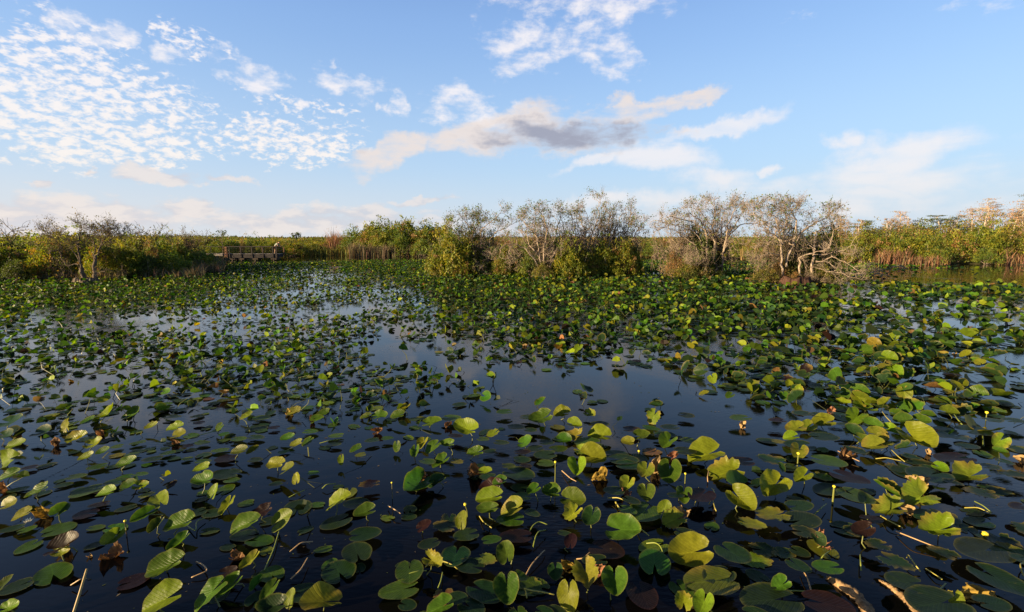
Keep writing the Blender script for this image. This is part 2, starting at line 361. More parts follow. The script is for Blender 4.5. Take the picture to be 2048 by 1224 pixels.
# ------------------------------------------------------------------ the setting: water and land
xs = np.concatenate([-np.geomspace(3000, 70, 22), np.linspace(-68, 68, 137), np.geomspace(70, 3000, 22)])
ys = np.concatenate([[-400, -100, -30], np.linspace(-10, 110, 121), np.geomspace(114, 4200, 40)])
shore_px = [(-700, 560), (-300, 560), (-40, 553), (60, 548), (230, 549), (330, 541), (400, 533), (450, 522), (540, 510), (700, 506), (860, 510), (1000, 507), (1300, 509), (1500, 517), (1650, 524), (2048, 531), (2400, 536), (3200, 560)]
SH = np.array([at_z(x, y)[:2] for x, y in shore_px]); SHA = np.arctan2(SH[:, 0], SH[:, 1]); SHR = np.hypot(SH[:, 0], SH[:, 1])
def shore_r(az): return np.interp(az, SHA, SHR)
GX, GY = np.meshgrid(xs, ys); R = np.hypot(GX, GY); A = np.arctan2(GX, GY)
d = R - shore_r(A); d[GY < 3] = -30
hh = np.clip((d + 1.2) / 3.0, 0, 1); z = -1.0 + 1.18 * hh * hh * (3 - 2 * hh) + .05 * np.sin(GX * 1.3) * np.cos(GY * 1.1) * hh
nx, ny = len(xs), len(ys); i = (np.arange(ny - 1)[:, None] * nx + np.arange(nx - 1)[None]).ravel()
tag(link('marsh_ground', mesh_np('marsh_ground', np.stack([GX, GY, z], -1).reshape(-1, 3), np.stack([i, i + 1, i + nx + 1, i + nx], -1), MAT_LAND)), kind='structure', label='low marsh ground stretching flat to the horizon')
tag(link('pond_water', mesh_np('pond_water', [(-600, -300, 0), (600, -300, 0), (600, 260, 0), (-600, 260, 0)], np.array([[0, 1, 2, 3]]), MAT_WATER)), kind='structure', label='dark still water of the pond between the lily leaves')

# ------------------------------------------------------------------ boardwalk lookout
YB = at_z(500, 521).y
def bwx(px, y=YB): return at_y(px, 500, y).x
def bwz(py, y=YB): return at_y(500, py, y).z
ZD, ZR = bwz(507.5), bwz(493.2)
xl, xr = bwx(455), bwx(554)
bw = tag(empty('boardwalk_lookout', (xl, YB, 0)), 'wooden boardwalk lookout platform with railings on dark pilings', 'boardwalk')
def bpart(name, boxes, mat, label=None, rz=0, org=None):
    bm = bmesh.new()
    for q in boxes: box_bm(bm, *q)
    if rz:
        bmesh.ops.rotate(bm, cent=org, matrix=Matrix.Rotation(rz, 3, 'Z'), verts=bm.verts)
    return tag(link(name, bm_mesh(name, bm, mat), bw), label)
DP = 1.5
for k in range(24):     # boards of the deck, running front to back
    w = (xr - xl) / 24
    bpart('deck_board', [(xl + k * w + .01, xl + (k + 1) * w - .01, YB + .06, YB + DP, ZD - .05, ZD + .004 * (k % 3))], MAT_DECK)
bpart('fascia_board', [(xl, xr, YB - .02, YB + .04, ZD - .24, ZD - .02)], MAT_WOOD); bpart('fascia_board', [(xl, xr, YB - .01, YB + .035, ZD - .50, ZD - .25)], MAT_WOOD)
bpart('fascia_board', [(xr + .003, xr + .06, YB, YB + DP, ZD - .42, ZD - .03)], MAT_WOOD); bpart('fascia_board', [(xl - .06, xl - .003, YB, YB + DP, ZD - .42, ZD - .03)], MAT_WOOD)
posts = [459, 482, 504, 526, 546, 553]
for px in posts:
    x = bwx(px); bpart('railing_post', [(x - .06, x + .06, YB - .095, YB - .022, ZD - .45, ZR - .06)], MAT_WOOD)
bpart('top_rail', [(xl - .05, xr + .1, YB - .16, YB + .10, ZR - .06, ZR + .05)], MAT_WOOD)
for f in (.28, .52, .76):
    z_ = ZD + (ZR - ZD) * f; bpart('wire_rail', [(xl, xr, YB - .05, YB - .035, z_ - .007, z_ + .007)], MAT_PILE)
for px in (459, 482, 504, 526, 548):
    x = bwx(px) + .5; bpart('railing_post', [(x - .05, x + .05, YB + DP, YB + DP + .09, ZD - .3, ZR - .03)], MAT_WOODR)
bpart('top_rail', [(xl, xr, YB + DP - .06, YB + DP + .16, ZR - .03, ZR + .02)], MAT_WOODR)
for f in (.4, .75):
    z_ = ZD + (ZR - ZD) * f; bpart('side_board', [(xr - .03, xr + .02, YB + .1, YB + DP - .1, z_ - .07, z_ + .07)], MAT_WOODR)
bpart('top_rail', [(xr - .04, xr + .10, YB + .11, YB + DP - .07, ZR - .05, ZR + .01)], MAT_WOODR)
# angled left end panel, its boards catch the sun
for k, f in enumerate((.06, .34, .62, .88)):
    z_ = ZD - .35 + (ZR - ZD + .35) * f; bpart('side_board', [(xl - 1.35, xl, YB - .02, YB + .03, z_ - .07, z_ + .07)], MAT_WOODR, 'reddish board of the sunlit end panel', rz=-.85, org=(xl, YB, 0))
for dx in (0, .55, 1.35):
    bpart('railing_post', [(xl - dx - .06, xl - dx + .06, YB - .09, YB - .025, ZD - .45, ZR + .01)], MAT_WOODR, None, rz=-.85, org=(xl, YB, 0))
# walkway running off to the left behind the shrubs
xw = bwx(385, YB + 2.2); x2 = xl - 1.0
bpart('walkway_deck', [(xw - 6, x2, YB + 1.1, YB + 2.6, ZD - .3, ZD)], MAT_DECK); bpart('walkway_rail', [(xw - 6, x2, YB + 1.02, YB + 1.2, ZR - .05, ZR + .01)], MAT_WOOD)
for k in range(5):
    x = x2 - .2 - k * 1.5; bpart('walkway_post', [(x - .05, x + .05, YB + 1.03, YB + 1.1, ZD - .3, ZR - .05)], MAT_WOOD)
for px in (462, 480, 508, 545):
    for dy in (.3, DP - .25):
        T = Tubes(); x = bwx(px); T.add([(x, YB + dy, -.9), (x, YB + dy, ZD - .06)], .14, 8); link('piling', T.mesh('piling', MAT_PILE), bw)
    bpart('cross_beam', [(bwx(px) - .35, bwx(px) + .35, YB + .12, YB + DP - .2, ZD - .72, ZD - .51)], MAT_PILE)

# ------------------------------------------------------------------ person leaning over the end railing
def skin_mesh(name, verts, edges, rad, mat, parent, sub=2):
    bm = bmesh.new(); lay = bm.verts.layers.skin.verify()
    vs_ = [bm.verts.new(v) for v in verts]
    for e in edges: bm.edges.new((vs_[e[0]], vs_[e[1]]))
    for v, r_ in zip(vs_, rad):
        v[lay].radius = r_ if isinstance(r_, tuple) else (r_, r_)
    vs_[0][lay].use_root = True
    me = bpy.data.meshes.new(name); bm.to_mesh(me); bm.free(); me.materials.append(mat)
    me.polygons.foreach_set('use_smooth', [True] * len(me.polygons))
    o_ = link(name, me, parent, local=True)
    sk = o_.modifiers.new('skin', 'SKIN'); sk.use_smooth_shade = True
    ss = o_.modifiers.new('sub', 'SUBSURF'); ss.levels = sub; ss.render_levels = sub
    return o_
pr_ = tag(empty('person', (bwx(548), YB + .42, ZD + .006)), 'person in grey-green shirt and dark cap leaning over the lookout railing', 'person')
# local axes: +x to the right (where the person leans), z up
bv = [(-.04, 0, .86), (.05, 0, 1.02), (.20, 0, 1.17), (.34, 0, 1.27), (.43, 0, 1.33), (.53, -.01, 1.37), (.60, -.01, 1.33),          # pelvis .. head
      (-.05, .10, .80), (.02, .11, .44), (-.04, .12, .07), (.11, .13, .03),
      (-.05, -.10, .80), (.00, -.12, .43), (-.08, -.13, .07), (.07, -.14, .03),
      (.33, .19, 1.22), (.40, .24, .99), (.56, .12, .86), (.62, .08, .85), (.33, -.19, 1.22), (.40, -.25, .98), (.55, -.13, .86), (.61, -.09, .85)]
be = [(0, 1), (1, 2), (2, 3), (3, 4), (4, 5), (5, 6), (0, 7), (7, 8), (8, 9), (9, 10), (0, 11), (11, 12), (12, 13), (13, 14), (3, 15), (15, 16), (16, 17), (17, 18), (3, 19), (19, 20), (20, 21), (21, 22)]
br = [.14, .12, .145, .12, .055, .095, .06, .095, .06, .04, .04, .095, .06, .04, .04, .06, .043, .03, .03, .06, .043, .03, .03]
skin_mesh('body', bv, be, br, MAT_SKIN, pr_)
skin_mesh('shirt', [bv[0][:2] + (.92,), bv[1], bv[2], (.345, 0, 1.26), (.33, .20, 1.20), (.37, .225, 1.08), (.33, -.20, 1.20), (.37, -.225, 1.08)],
          [(0, 1), (1, 2), (2, 3), (3, 4), (4, 5), (3, 6), (6, 7)], [.155, .145, .17, .13, .085, .072, .085, .072], MAT_SHIRT, pr_)
skin_mesh('shorts', [(-.04, 0, .88), (-.05, .10, .78), (-.01, .11, .52), (-.05, -.10, .78), (-.02, -.12, .52)], [(0, 1), (1, 2), (0, 3), (3, 4)], [.165, .12, .10, .12, .10], MAT_SHORTS, pr_)
bm = bmesh.new(); bmesh.ops.create_uvsphere(bm, u_segments=14, v_segments=8, radius=.118)
for v in bm.verts:
    if v.co.z < 0: v.co.z *= .12
r_ = bmesh.ops.create_circle(bm, cap_ends=True, segments=12, radius=.09); bmesh.ops.translate(bm, vec=(.12, 0, -.005), verts=r_['verts'])
bmesh.ops.rotate(bm, cent=(0, 0, 0), matrix=Matrix.Rotation(.55, 3, 'Y'), verts=bm.verts); bmesh.ops.translate(bm, vec=(.545, -.01, 1.40), verts=bm.verts)
link('cap', bm_mesh('cap', bm, MAT_CAP, True), pr_, local=True)
for s_ in (1, -1):
    bm = bmesh.new(); bmesh.ops.create_uvsphere(bm, u_segments=10, v_segments=6, radius=1); bmesh.ops.scale(bm, vec=(.14, .055, .05), verts=bm.verts)
    bmesh.ops.translate(bm, vec=(.03 if s_ > 0 else -.02, .125 * s_ , .045), verts=bm.verts); link('shoe', bm_mesh('shoe', bm, MAT_SHOE, True), pr_, local=True)

# ------------------------------------------------------------------ plant builders
LEAF_V = np.array([(0, 0, 0), (.45, .24, .05), (1, 0, -.06), (.45, -.24, .05)]); LEAF_F = [np.array([[0, 1, 2], [0, 2, 3]])]
def rnd_dir(r, n, up=0.3):
    v = r.normal(size=(n, 3)); v[:, 2] = v[:, 2] * .8 + up; return v / np.linalg.norm(v, axis=1, keepdims=True)
def jitter_tint(r, n, pal, var=.35):
    pal = np.array(pal); t = pal[r.integers(0, len(pal), n)]
    return t * (1 + var * (r.random((n, 1)) - .5) * 2) * (1 + .12 * r.normal(size=(n, 3)))
def leaves_mesh(name, P, r, size, pal, mat=None, up=.35, groups=None):
    n = len(P); nr = rnd_dir(r, n, up); xd = r.normal(size=(n, 3)); xd[:, 2] += .25
    s = size * (.65 + .7 * r.random(n)); M = frames(P, xd, nr, s, s, s)
    tn = np.clip(jitter_tint(r, n, pal), .004, .6)
    V, F, T, _ = instance_np(LEAF_V, LEAF_F, M, tn)
    return mesh_np(name, V, F, mat or MAT_BUSH, T, smooth=False)
YG = [(.115, .125, .012), (.085, .108, .014), (.15, .13, .018), (.055, .078, .012)]
GR = [(.05, .085, .014), (.07, .105, .018), (.035, .06, .012), (.095, .11, .02)]
OL = [(.075, .075, .02), (.10, .085, .03), (.05, .055, .016), (.12, .085, .035)]
RU = [(.17, .085, .04), (.13, .075, .04), (.10, .09, .03), (.20, .12, .06)]
DG = [(.028, .045, .012), (.04, .055, .014), (.05, .06, .016)]
def bush_proto(seed, pal, nleaf=4200, size=.085, stems=14, tall=1.0, pal2=None, ragged=.18, name='shrub'):
    """unit shrub: radius 1, height 1 -- scaled when placed; leaf size is for a 2 m shrub"""
    r = np.random.default_rng(seed); e = empty(name)
    nc = nleaf // 14
    az = r.random(nc) * 2 * np.pi; zt = r.random(nc) ** .75
    prof = np.sqrt(np.clip(1 - (zt * 1.0) ** 2.6, 0.02, 1)) * (.86 + .14 * np.sin(3 * az + seed) + .08 * np.sin(7 * az + seed * 2))
    rad = prof * (1 - .55 * r.random(nc) ** 1.7)
    topm = .78 + .22 * np.sin(az * 2.3 + seed) * np.cos(az * 1.1 + seed * .7)
    C = np.stack([np.cos(az) * rad, np.sin(az) * rad, .04 + zt * topm * (1 - .25 * rad ** 2)], 1)
    # leading shoots break the outline
    ns = nc // 6; k = r.integers(0, nc, ns); C[k] += np.stack([r.normal(size=ns) * .06, r.normal(size=ns) * .06, np.abs(r.normal(size=ns)) * ragged], 1)
    P = (C[:, None] + r.normal(size=(nc, 14, 3)) * np.array([.062, .062, .045])).reshape(-1, 3)
    P[:, 2] = np.maximum(P[:, 2], .01)
    palc = np.array(pal)[r.integers(0, len(pal), nc)] * (.6 + .8 * r.random((nc, 1)))
    if pal2 is not None:
        m = r.random(nc) < .25; palc[m] = np.array(pal2)[r.integers(0, len(pal2), m.sum())]
    n = len(P); tn = np.repeat(palc, 14, 0) * (.8 + .4 * r.random((n, 1)))
    nr = rnd_dir(r, n, .35); xd = r.normal(size=(n, 3)); s = size * .72 * (.6 + .8 * r.random(n))
    V, F, T, _ = instance_np(LEAF_V, LEAF_F, frames(P, xd, nr, s * 1.1, s * 1.1, s), tn)
    T_ = Tubes()
    for q in range(stems):
        kk = r.integers(0, nc); c_ = C[kk]; b_ = np.array([c_[0] * .15, c_[1] * .15, -.05]); m_ = b_ * .4 + c_ * .6 + r.normal(size=3) * .05; m_[2] = c_[2] * .45
        T_.add([b_, m_, c_ + r.normal(size=3) * .03], [.02, .013, .004], 4)
    link('stems', T_.mesh('stems', MAT_BARK), e, local=True); tag(link('foliage', mesh_np('foliage', V, F, MAT_BUSH, T, smooth=False), e, local=True), kind='stuff')
    return e
_used = set()
def place_bush(proto, px, Y, wpx, top, label=None, cat='shrub', group=None, base=None, dpt=.8, rz=None, z0=None):
    o_ = proto if proto.name not in _used else copy_tree(proto); _used.add(proto.name)
    w = wpx / F_ * Y / 2; zb = (0.0 if base == 'water' else .1) if z0 is None else z0
    h = at_y(px, top, Y).z - zb
    o_.location = (at_y(px, 500, Y).x, Y, zb); o_.scale = (w, w * dpt, h); 
    o_.rotation_euler = (0, 0, rz if rz is not None else (px * 7.13 % 6.28))
    tag(o_, label, cat, group); return o_
def grow(T, L, p, d, ln, r0, lvl, rng, up=.12, wig=.30, kids=(3, 5), shrink=(.5, .78), spread=.75, k=4, leafp=1.0, dead=False):
    n = 5 if lvl > 1 else 3; pts = [p]; dd = d / (np.linalg.norm(d) + 1e-9)
    for q in range(n):
        dd = dd + rng.normal(size=3) * wig + np.array([0, 0, up]); dd /= np.linalg.norm(dd); pts.append(pts[-1] + dd * ln / n)
    pts = np.array(pts); T.add(pts, np.linspace(r0, r0 * .45, n + 1), k)
    if lvl == 0:
        if rng.random() < leafp: L.append(pts[-1]); L.append(pts[-2])
        return
    for q in range(rng.integers(*kids) + 1):
        t_ = rng.uniform(.3, 1.0); i_ = min(int(t_ * n), n - 1); pp = pts[i_] + (pts[i_ + 1] - pts[i_]) * (t_ * n - i_)
        side = np.cross(dd, rng.normal(size=3)); side /= np.linalg.norm(side) + 1e-9
        nd = dd * (1 - spread * .5) + side * spread + np.array([0, 0, up])
        grow(T, L, pp, nd, ln * rng.uniform(*shrink), r0 * (.62 if lvl > 1 else .55), lvl - 1, rng, up, wig, kids, shrink, spread, max(3, k - 1), leafp)
def pond_apple(seed, Y, limbs, label, sub_len=.95, sub_n=6, lvl=3, leafp=.6, leafpal=GR, leafsize=.115, bark=None, per=2, name='pond_apple_tree', up=.07, kids=(2, 5), basepx=None, basepy=None):
    """limbs: (polyline in photo pixels, radius start m, radius end m, depth spread at end, sprouts?)"""
    rng = np.random.default_rng(seed); B = at_y(basepx, 500, Y)
    e = tag(empty(name, (B.x, Y, 0)), label, 'tree', 'pond apple trees standing in the pond'); L = []; TW = Tubes()
    for pl, ra, rb, ds, spr in limbs:
        pl = np.array(pl, float); n0 = len(pl); pl[:, 1] += np.maximum(0, 462 - pl[:, 1]) * .24 * (spr > .5)
        # refine polyline with small kinks
        t0 = np.linspace(0, 1, n0); t1 = np.linspace(0, 1, n0 * 3 - 2)
        qx = np.interp(t1, t0, pl[:, 0]); qy = np.interp(t1, t0, pl[:, 1])
        yy = Y + ds * t1 ** 1.3
        pts = np.array([at_y(a, b_, c_)[:] for a, b_, c_ in zip(qx, qy, yy)])
        pts[1:-1] += rng.normal(size=(len(pts) - 2, 3)) * .035
        T = Tubes(); T.add(pts, np.linspace(ra * .75, rb * .7, len(pts)), 7); link('trunk' if ra > .13 else 'limb', T.mesh('limb', bark or MAT_BARK), e)
        if spr:
            for q in range(int(sub_n * spr)):
                t_ = rng.uniform(.35, 1.0) if q > 1 else 1.0; i_ = min(int(t_ * (len(pts) - 1)), len(pts) - 2); pp = pts[i_]  + (pts[i_ + 1] - pts[i_]) * (t_ * (len(pts) - 1) - i_)
                dd = pts[i_ + 1] - pts[i_]; dd /= np.linalg.norm(dd); sd_ = rng.normal(size=3); sd_[2] = sd_[2] * .5 + .15
                grow(TW, L, pp, dd * .55 + sd_ * .55, sub_len * rng.uniform(.7, 1.3), max(rb * .6, .016), lvl, rng, up=up, kids=kids, k=4)
    tag(link('twigs', TW.mesh('twigs', bark or MAT_BARK), e), kind='stuff')
    L = np.array(L); L = L[rng.random(len(L)) < leafp * .28]; L = np.repeat(L, per, 0) + rng.normal(size=(len(L) * per, 3)) * .06
    tag(link('foliage', leaves_mesh('foliage', L, rng, leafsize, leafpal), e), kind='stuff')
    return e
def Z3(pts): return [(840 + x / 4.267, 360 + y / 4.267) for x, y in pts]
def Z4(pts): return [(1280 + x / 4.267, 360 + y / 4.267) for x, y in pts]
def Z1(pts): return [(x / 3.938, 420 + y / 3.938) for x, y in pts]

# ------------------------------------------------------------------ the trees in the water
YE = at_z(1590, 570).y
tE = pond_apple(11, YE, [
    (Z4([(1225, 860), (1215, 760), (1208, 640), (1215, 545), (1165, 480), (1100, 445)]), .10, .05, -.5, 1.2),
    (Z4([(1250, 740), (1262, 640), (1305, 560), (1240, 500), (1225, 440)]), .10, .06, .5, .6),
    (Z4([(1225, 450), (1250, 330), (1240, 240), (1210, 190)]), .07, .03, .6, 1.4),
    (Z4([(1215, 545), (1180, 400), (1160, 290), (1110, 250), (1050, 230)]), .06, .025, .2, 1.3),
    (Z4([(1305, 560), (1330, 440), (1335, 320), (1300, 220), (1310, 190)]), .08, .03, .3, 1.2),
    (Z4([(1262, 650), (1370, 450), (1450, 390), (1530, 320), (1600, 270)]), .10, .03, .8, 1.0),
    (Z4([(1365, 860), (1365, 780), (1355, 670), (1430, 635), (1480, 625)]), .09, .06, -.3, .3),
    (Z4([(1480, 860), (1465, 770), (1478, 620), (1490, 560), (1540, 565), (1590, 600), (1620, 560), (1650, 430)]), .11, .03, .4, .6),
    (Z4([(1470, 860), (1475, 620), (1490, 460), (1560, 400), (1640, 380)]), .08, .025, .9, 1.0),
    (Z4([(1480, 640), (1600, 630), (1720, 600), (1800, 560)]), .05, .015, -.8, .7),
    (Z4([(1500, 700), (1640, 655), (1740, 700), (1820, 745)]), .045, .012, -1.2, .6),
    (Z4([(1480, 740), (1600, 780), (1700, 790), (1780, 830)]), .045, .012, -1.4, .7),
    (Z4([(1500, 690), (1620, 700), (1690, 760), (1750, 810), (1810, 800)]), .04, .012, -.8, .7),
    (Z4([(1210, 640), (1110, 620), (1060, 640), (990, 670)]), .045, .012, -.3, .5),
    (Z4([(1165, 480), (1090, 560), (1000, 560)]), .04, .012, -.6, .8),
    (Z4([(1100, 445), (1040, 330), (980, 250), (975, 170)]), .04, .015, .5, 1.2)],
    'pale bare-branched tree on a broad reddish stump, rightmost of the five in the water', sub_n=8, leafp=.25, basepx=1590, basepy=570, sub_len=.72)
# the broad fluted stump under it
def stump(name, parent, px, py, Y, wpx, hpx, seed, mat, lean=0):
    rng = np.random.default_rng(seed); c_ = at_z(px, py); hw = wpx / F_ * Y / 2; h = hpx / F_ * Y; k = 96; ring = []; n = 8
    for q in range(n):
        t_ = q / (n - 1); th = np.arange(k) / k * 2 * np.pi
        fl = 1 + .13 * np.sin(th * 8 + seed + .5 * np.sin(th * 3)) * (1 - .3 * t_) + .09 * np.abs(np.sin(th * 14 + 2 * seed)) - .06 * (rng.random(k) < .2)
        rr = hw * (1.10 - .30 * t_ ** .8) * fl; ring.append(np.stack([np.cos(th) * rr + lean * t_, np.sin(th) * rr * .7, np.full(k, -.25 + (h + .25) * t_) + (t_ > .8) * (.07 * np.sin(th * 5 + seed) + .05 * rng.random(k))], 1))
    V = np.concatenate(ring + [np.array([[lean, 0, h - .12]])]); F = []
    i = np.arange(n - 1)[:, None] * k; j = np.arange(k)[None]; F = [np.stack([i + j, i + (j + 1) % k, i + k + (j + 1) % k, i + k + j], -1).reshape(-1, 4)]
    b0 = (n - 1) * k; F.append(np.stack([b0 + np.arange(k), b0 + (np.arange(k) + 1) % k, np.full(k, n * k)], -1))
    V = V + np.array([c_.x, c_.y, 0]); return link(name, mesh_np(name, V, F, mat), parent)
stump('stump', tE, 1590, 573, YE, 60, 17, 3, MAT_STUMP)
YD = at_z(1400, 558).y
tD = pond_apple(12, YD, [
    (Z4([(690, 800), (705, 700), (712, 600), (742, 480), (745, 380), (790, 230)]), .11, .03, -.5, 1.3),
    (Z4([(640, 800), (630, 650), (640, 530), (600, 430), (520, 330), (430, 240)]), .12, .03, -.2, 1.4),
    (Z4([(620, 800), (655, 620), (640, 480), (620, 370), (640, 230), (640, 160)]), .09, .03, .5, 1.3),
    (Z4([(560, 790), (572, 560), (560, 430), (480, 350), (360, 300), (250, 270)]), .09, .025, -.6, 1.4),
    (Z4([(520, 790), (480, 560), (400, 500), (290, 420), (200, 395)]), .07, .02, -.5, 1.2),
    (Z4([(530, 640), (520, 520), (440, 420), (340, 380), (150, 320)]), .05, .02, .3, 1.1),
    (Z4([(712, 600), (770, 470), (850, 370), (950, 345), (1060, 350)]), .07, .02, .4, 1.3),
    (Z4([(745, 480), (830, 330), (870, 230), (900, 180)]), .05, .02, .8, 1.2),
    (Z4([(620, 400), (560, 300), (520, 220), (500, 170)]), .05, .02, .7, 1.2),
    (Z4([(640, 500), (700, 340), (720, 220), (760, 160)]), .05, .02, 1.0, 1.2),
    (Z4([(700, 720), (660, 740), (640, 800)]), .05, .04, -.6, .3),
    (Z4([(480, 800), (470, 700), (420, 690), (400, 660)]), .035, .012, -.9, 1.0),
    (Z4([(550, 800), (540, 690), (480, 680)]), .035, .012, -1.0, 1.0),
    (Z4([(745, 490), (820, 480), (850, 540)]), .03, .012, -.4, .6)],
    'bare grey tree with a wide domed crown, left of the reddish stump tree', sub_n=8, leafp=.20, basepx=1400, basepy=558, sub_len=.70)
YBt = at_z(1093, 557).y
tB = pond_apple(13, YBt, [
    (Z3([(1065, 850), (1052, 700), (1060, 560), (1080, 450), (1065, 330), (1035, 240)]), .11, .03, -.2, 1.3),
    (Z3([(1050, 820), (990, 690), (905, 595), (830, 552), (775, 570), (750, 650)]), .08, .025, -.9, .4),
    (Z3([(835, 555), (815, 495), (785, 475)]), .045, .02, -.9, .3),
    (Z3([(1040, 800), (1015, 610), (1005, 500), (950, 430), (885, 330), (860, 280)]), .07, .02, .2, 1.4),
    (Z3([(1080, 700), (1110, 580), (1155, 500), (1170, 380), (1200, 260)]), .07, .02, .3, 1.4),
    (Z3([(1090, 800), (1140, 630), (1220, 500), (1310, 390), (1290, 260)]), .08, .02, .8, 1.4),
    (Z3([(1110, 700), (1180, 670), (1215, 645)]), .05, .03, -.8, .3),
    (Z3([(1060, 700), (930, 560), (900, 440), (990, 300)]), .05, .02, .9, 1.2),
    (Z3([(830, 552), (740, 545), (690, 590), (680, 650)]), .04, .015, -1.0, .3)],
    'pale multi-stemmed tree with a limb arching low to the left', sub_n=8, leafp=.32, basepx=1093, basepy=557, sub_len=.70)
YC = at_z(1190, 553).y + 1
tC = pond_apple(14, YC, [
    (Z3([(1420, 820), (1415, 680), (1408, 520), (1400, 400), (1360, 280)]), .09, .025, .2, 1.3),
    (Z3([(1500, 820), (1430, 600), (1480, 430), (1530, 280), (1520, 180), (1540, 130)]), .08, .02, -.4, 1.3),
    (Z3([(1560, 820), (1600, 600), (1640, 480), (1700, 320), (1720, 210)]), .09, .02, .5, 1.5),
    (Z3([(1580, 700), (1620, 500), (1610, 330), (1640, 190)]), .06, .02, 1.0, 1.4),
    (Z3([(1590, 640), (1720, 600), (1800, 520), (1870, 420), (1890, 370)]), .07, .02, -.4, 1.4),
    (Z3([(1600, 700), (1700, 560), (1780, 400), (1790, 300)]), .06, .02, .3, 1.4),
    (Z3([(1480, 800), (1500, 500), (1450, 360), (1420, 230)]), .06, .02, .8, 1.3)],
    'tallest twiggy tree rising behind the bright yellow-green bushes in the pond centre', sub_n=8, leafp=.36, basepx=1200, basepy=553, sub_len=.72)
YA = at_z(970, 552).y
tA = pond_apple(15, YA, [
    (Z3([(560, 820), (530, 650), (515, 520), (530, 400), (600, 330), (680, 240)]), .09, .02, -.1, 1.3),
    (Z3([(500, 820), (450, 560), (450, 430), (390, 340), (370, 300)]), .08, .02, .3, 1.4),
    (Z3([(470, 800), (390, 590), (330, 480), (270, 400), (240, 340)]), .07, .02, -.3, 1.3),
    (Z3([(560, 700), (600, 500), (650, 440), (740, 400), (820, 330)]), .06, .02, .2, 1.3),
    (Z3([(520, 500), (500, 380), (490, 300)]), .05, .02, .5, 1.2),
    (Z3([(700, 700), (600, 750), (560, 800)]), .04, .03, -.9, .5),
    (Z3([(530, 800), (580, 680), (600, 620)]), .04, .02, -1.0, .6)],
    'smaller dark-based pond tree, leftmost of the five', sub_n=8, leafp=.55, basepx=970, basepy=552, sub_len=.68)
YS = at_z(175, 566).y
tS = pond_apple(16, YS, [
    (Z1([(660, 590), (650, 500), (635, 450)]), .21, .16, 0, 0),
    (Z1([(640, 460), (630, 380), (612, 290), (620, 220), (640, 160)]), .09, .025, .2, 1.4),
    (Z1([(760, 560), (748, 470), (750, 400), (755, 370)]), .17, .10, .2, 0),
    (Z1([(755, 380), (775, 320), (810, 260), (840, 210), (860, 180)]), .08, .02, .3, 1.3),
    (Z1([(745, 390), (745, 300), (740, 255)]), .05, .02, .3, .6),
    (Z1([(620, 430), (520, 430), (488, 370), (470, 320), (430, 315), (395, 338)]), .06, .02, -.4, .5),
    (Z1([(620, 390), (560, 290), (480, 270)]), .05, .015, .1, 1.0),
    (Z1([(640, 300), (540, 230), (430, 190), (370, 170)]), .045, .015, .5, 1.3),
    (Z1([(760, 500), (800, 480), (850, 465)]), .045, .02, -.3, .3),
    (Z1([(640, 560), (590, 510), (520, 480)]), .045, .015, -.4, .4),
    (Z1([(800, 280), (880, 230), (930, 190)]), .04, .015, .6, 1.3),
    (Z1([(740, 270), (720, 210), (740, 170)]), .04, .015, .7, 1.2)],
    'old hollow-trunked dead tree with twisted limbs at the left bank', sub_n=8, leafp=.22, basepx=175, basepy=566, sub_len=.62, leafpal=OL, bark=MAT_BARKD, name='dead_tree')
tag(tS, group=None); del tS['group']
stump('stump', tS, 172, 567, YS, 48, 9, 5, MAT_BARKD)
# branch lying in the water at the right
rg = np.random.default_rng(5); T = Tubes(); LL = []
for pl, ra in ((Z4([(1790, 830), (1880, 815), (1950, 790), (2050, 770), (2140, 745)]), .05), (Z4([(1880, 815), (1930, 770), (1960, 720)]), .03), (Z4([(1950, 790), (2060, 800), (2150, 830)]), .03), (Z4([(2140, 745), (2230, 735), (2280, 760)]), .025)):
    pts = np.array([at_y(x, y, at_z(1740, 560).y + .3 * q)[:] for q, (x, y) in enumerate(pl)]); T.add(pts, np.linspace(ra, .012, len(pts)), 5)
    for q in range(7): grow(T, LL, pts[rg.integers(0, len(pts))], rg.normal(size=3) * np.array([1, .6, .5]), .55, .014, 1, rg, up=.02)
tag(link('fallen_branch', T.mesh('fallen_branch', MAT_BARK)), 'pale dead fallen branch trailing over the water right of the stump', 'branch')

# ------------------------------------------------------------------ automatic naming by neighbours
ORD = ['', 'second ', 'third ', 'fourth ', 'fifth ', 'sixth ', 'seventh ', 'eighth ', 'ninth ', 'tenth ', 'eleventh ', 'twelfth ', 'thirteenth ', 'fourteenth ', 'fifteenth ', 'sixteenth ', 'seventeenth ', 'eighteenth ', 'nineteenth ', 'twentieth ', 'twenty-first ', 'twenty-second ', 'twenty-third ', 'twenty-fourth ']
def autolabel(items, marks):
    """items: (object, description, (px,py)); marks: (phrase, (px,py)). Rank by distance inside each description / mark / side."""
    cells = {}
    for o_, ds, (px, py) in items:
        mk, (mx, my) = min(marks, key=lambda m: math.hypot((m[1][0] - px), (m[1][1] - py) * 1.3))
        dx, dy = px - mx, py - my
        side = ('right of' if dx > 0 else 'left of') if abs(dx) > abs(dy) * 1.1 else ('above' if dy < 0 else 'below')
        cells.setdefault((ds, side, mk), []).append((math.hypot(dx, dy), o_))
    for (ds, side, mk), l in cells.items():
        l.sort(key=lambda q: q[0])
        for k, (_, o_) in enumerate(l):
            o_['label'] = ('%s %s %s' % (ds, side, mk)) if len(l) == 1 else ('%snearest %s %s %s' % (ORD[k], ds, side, mk))

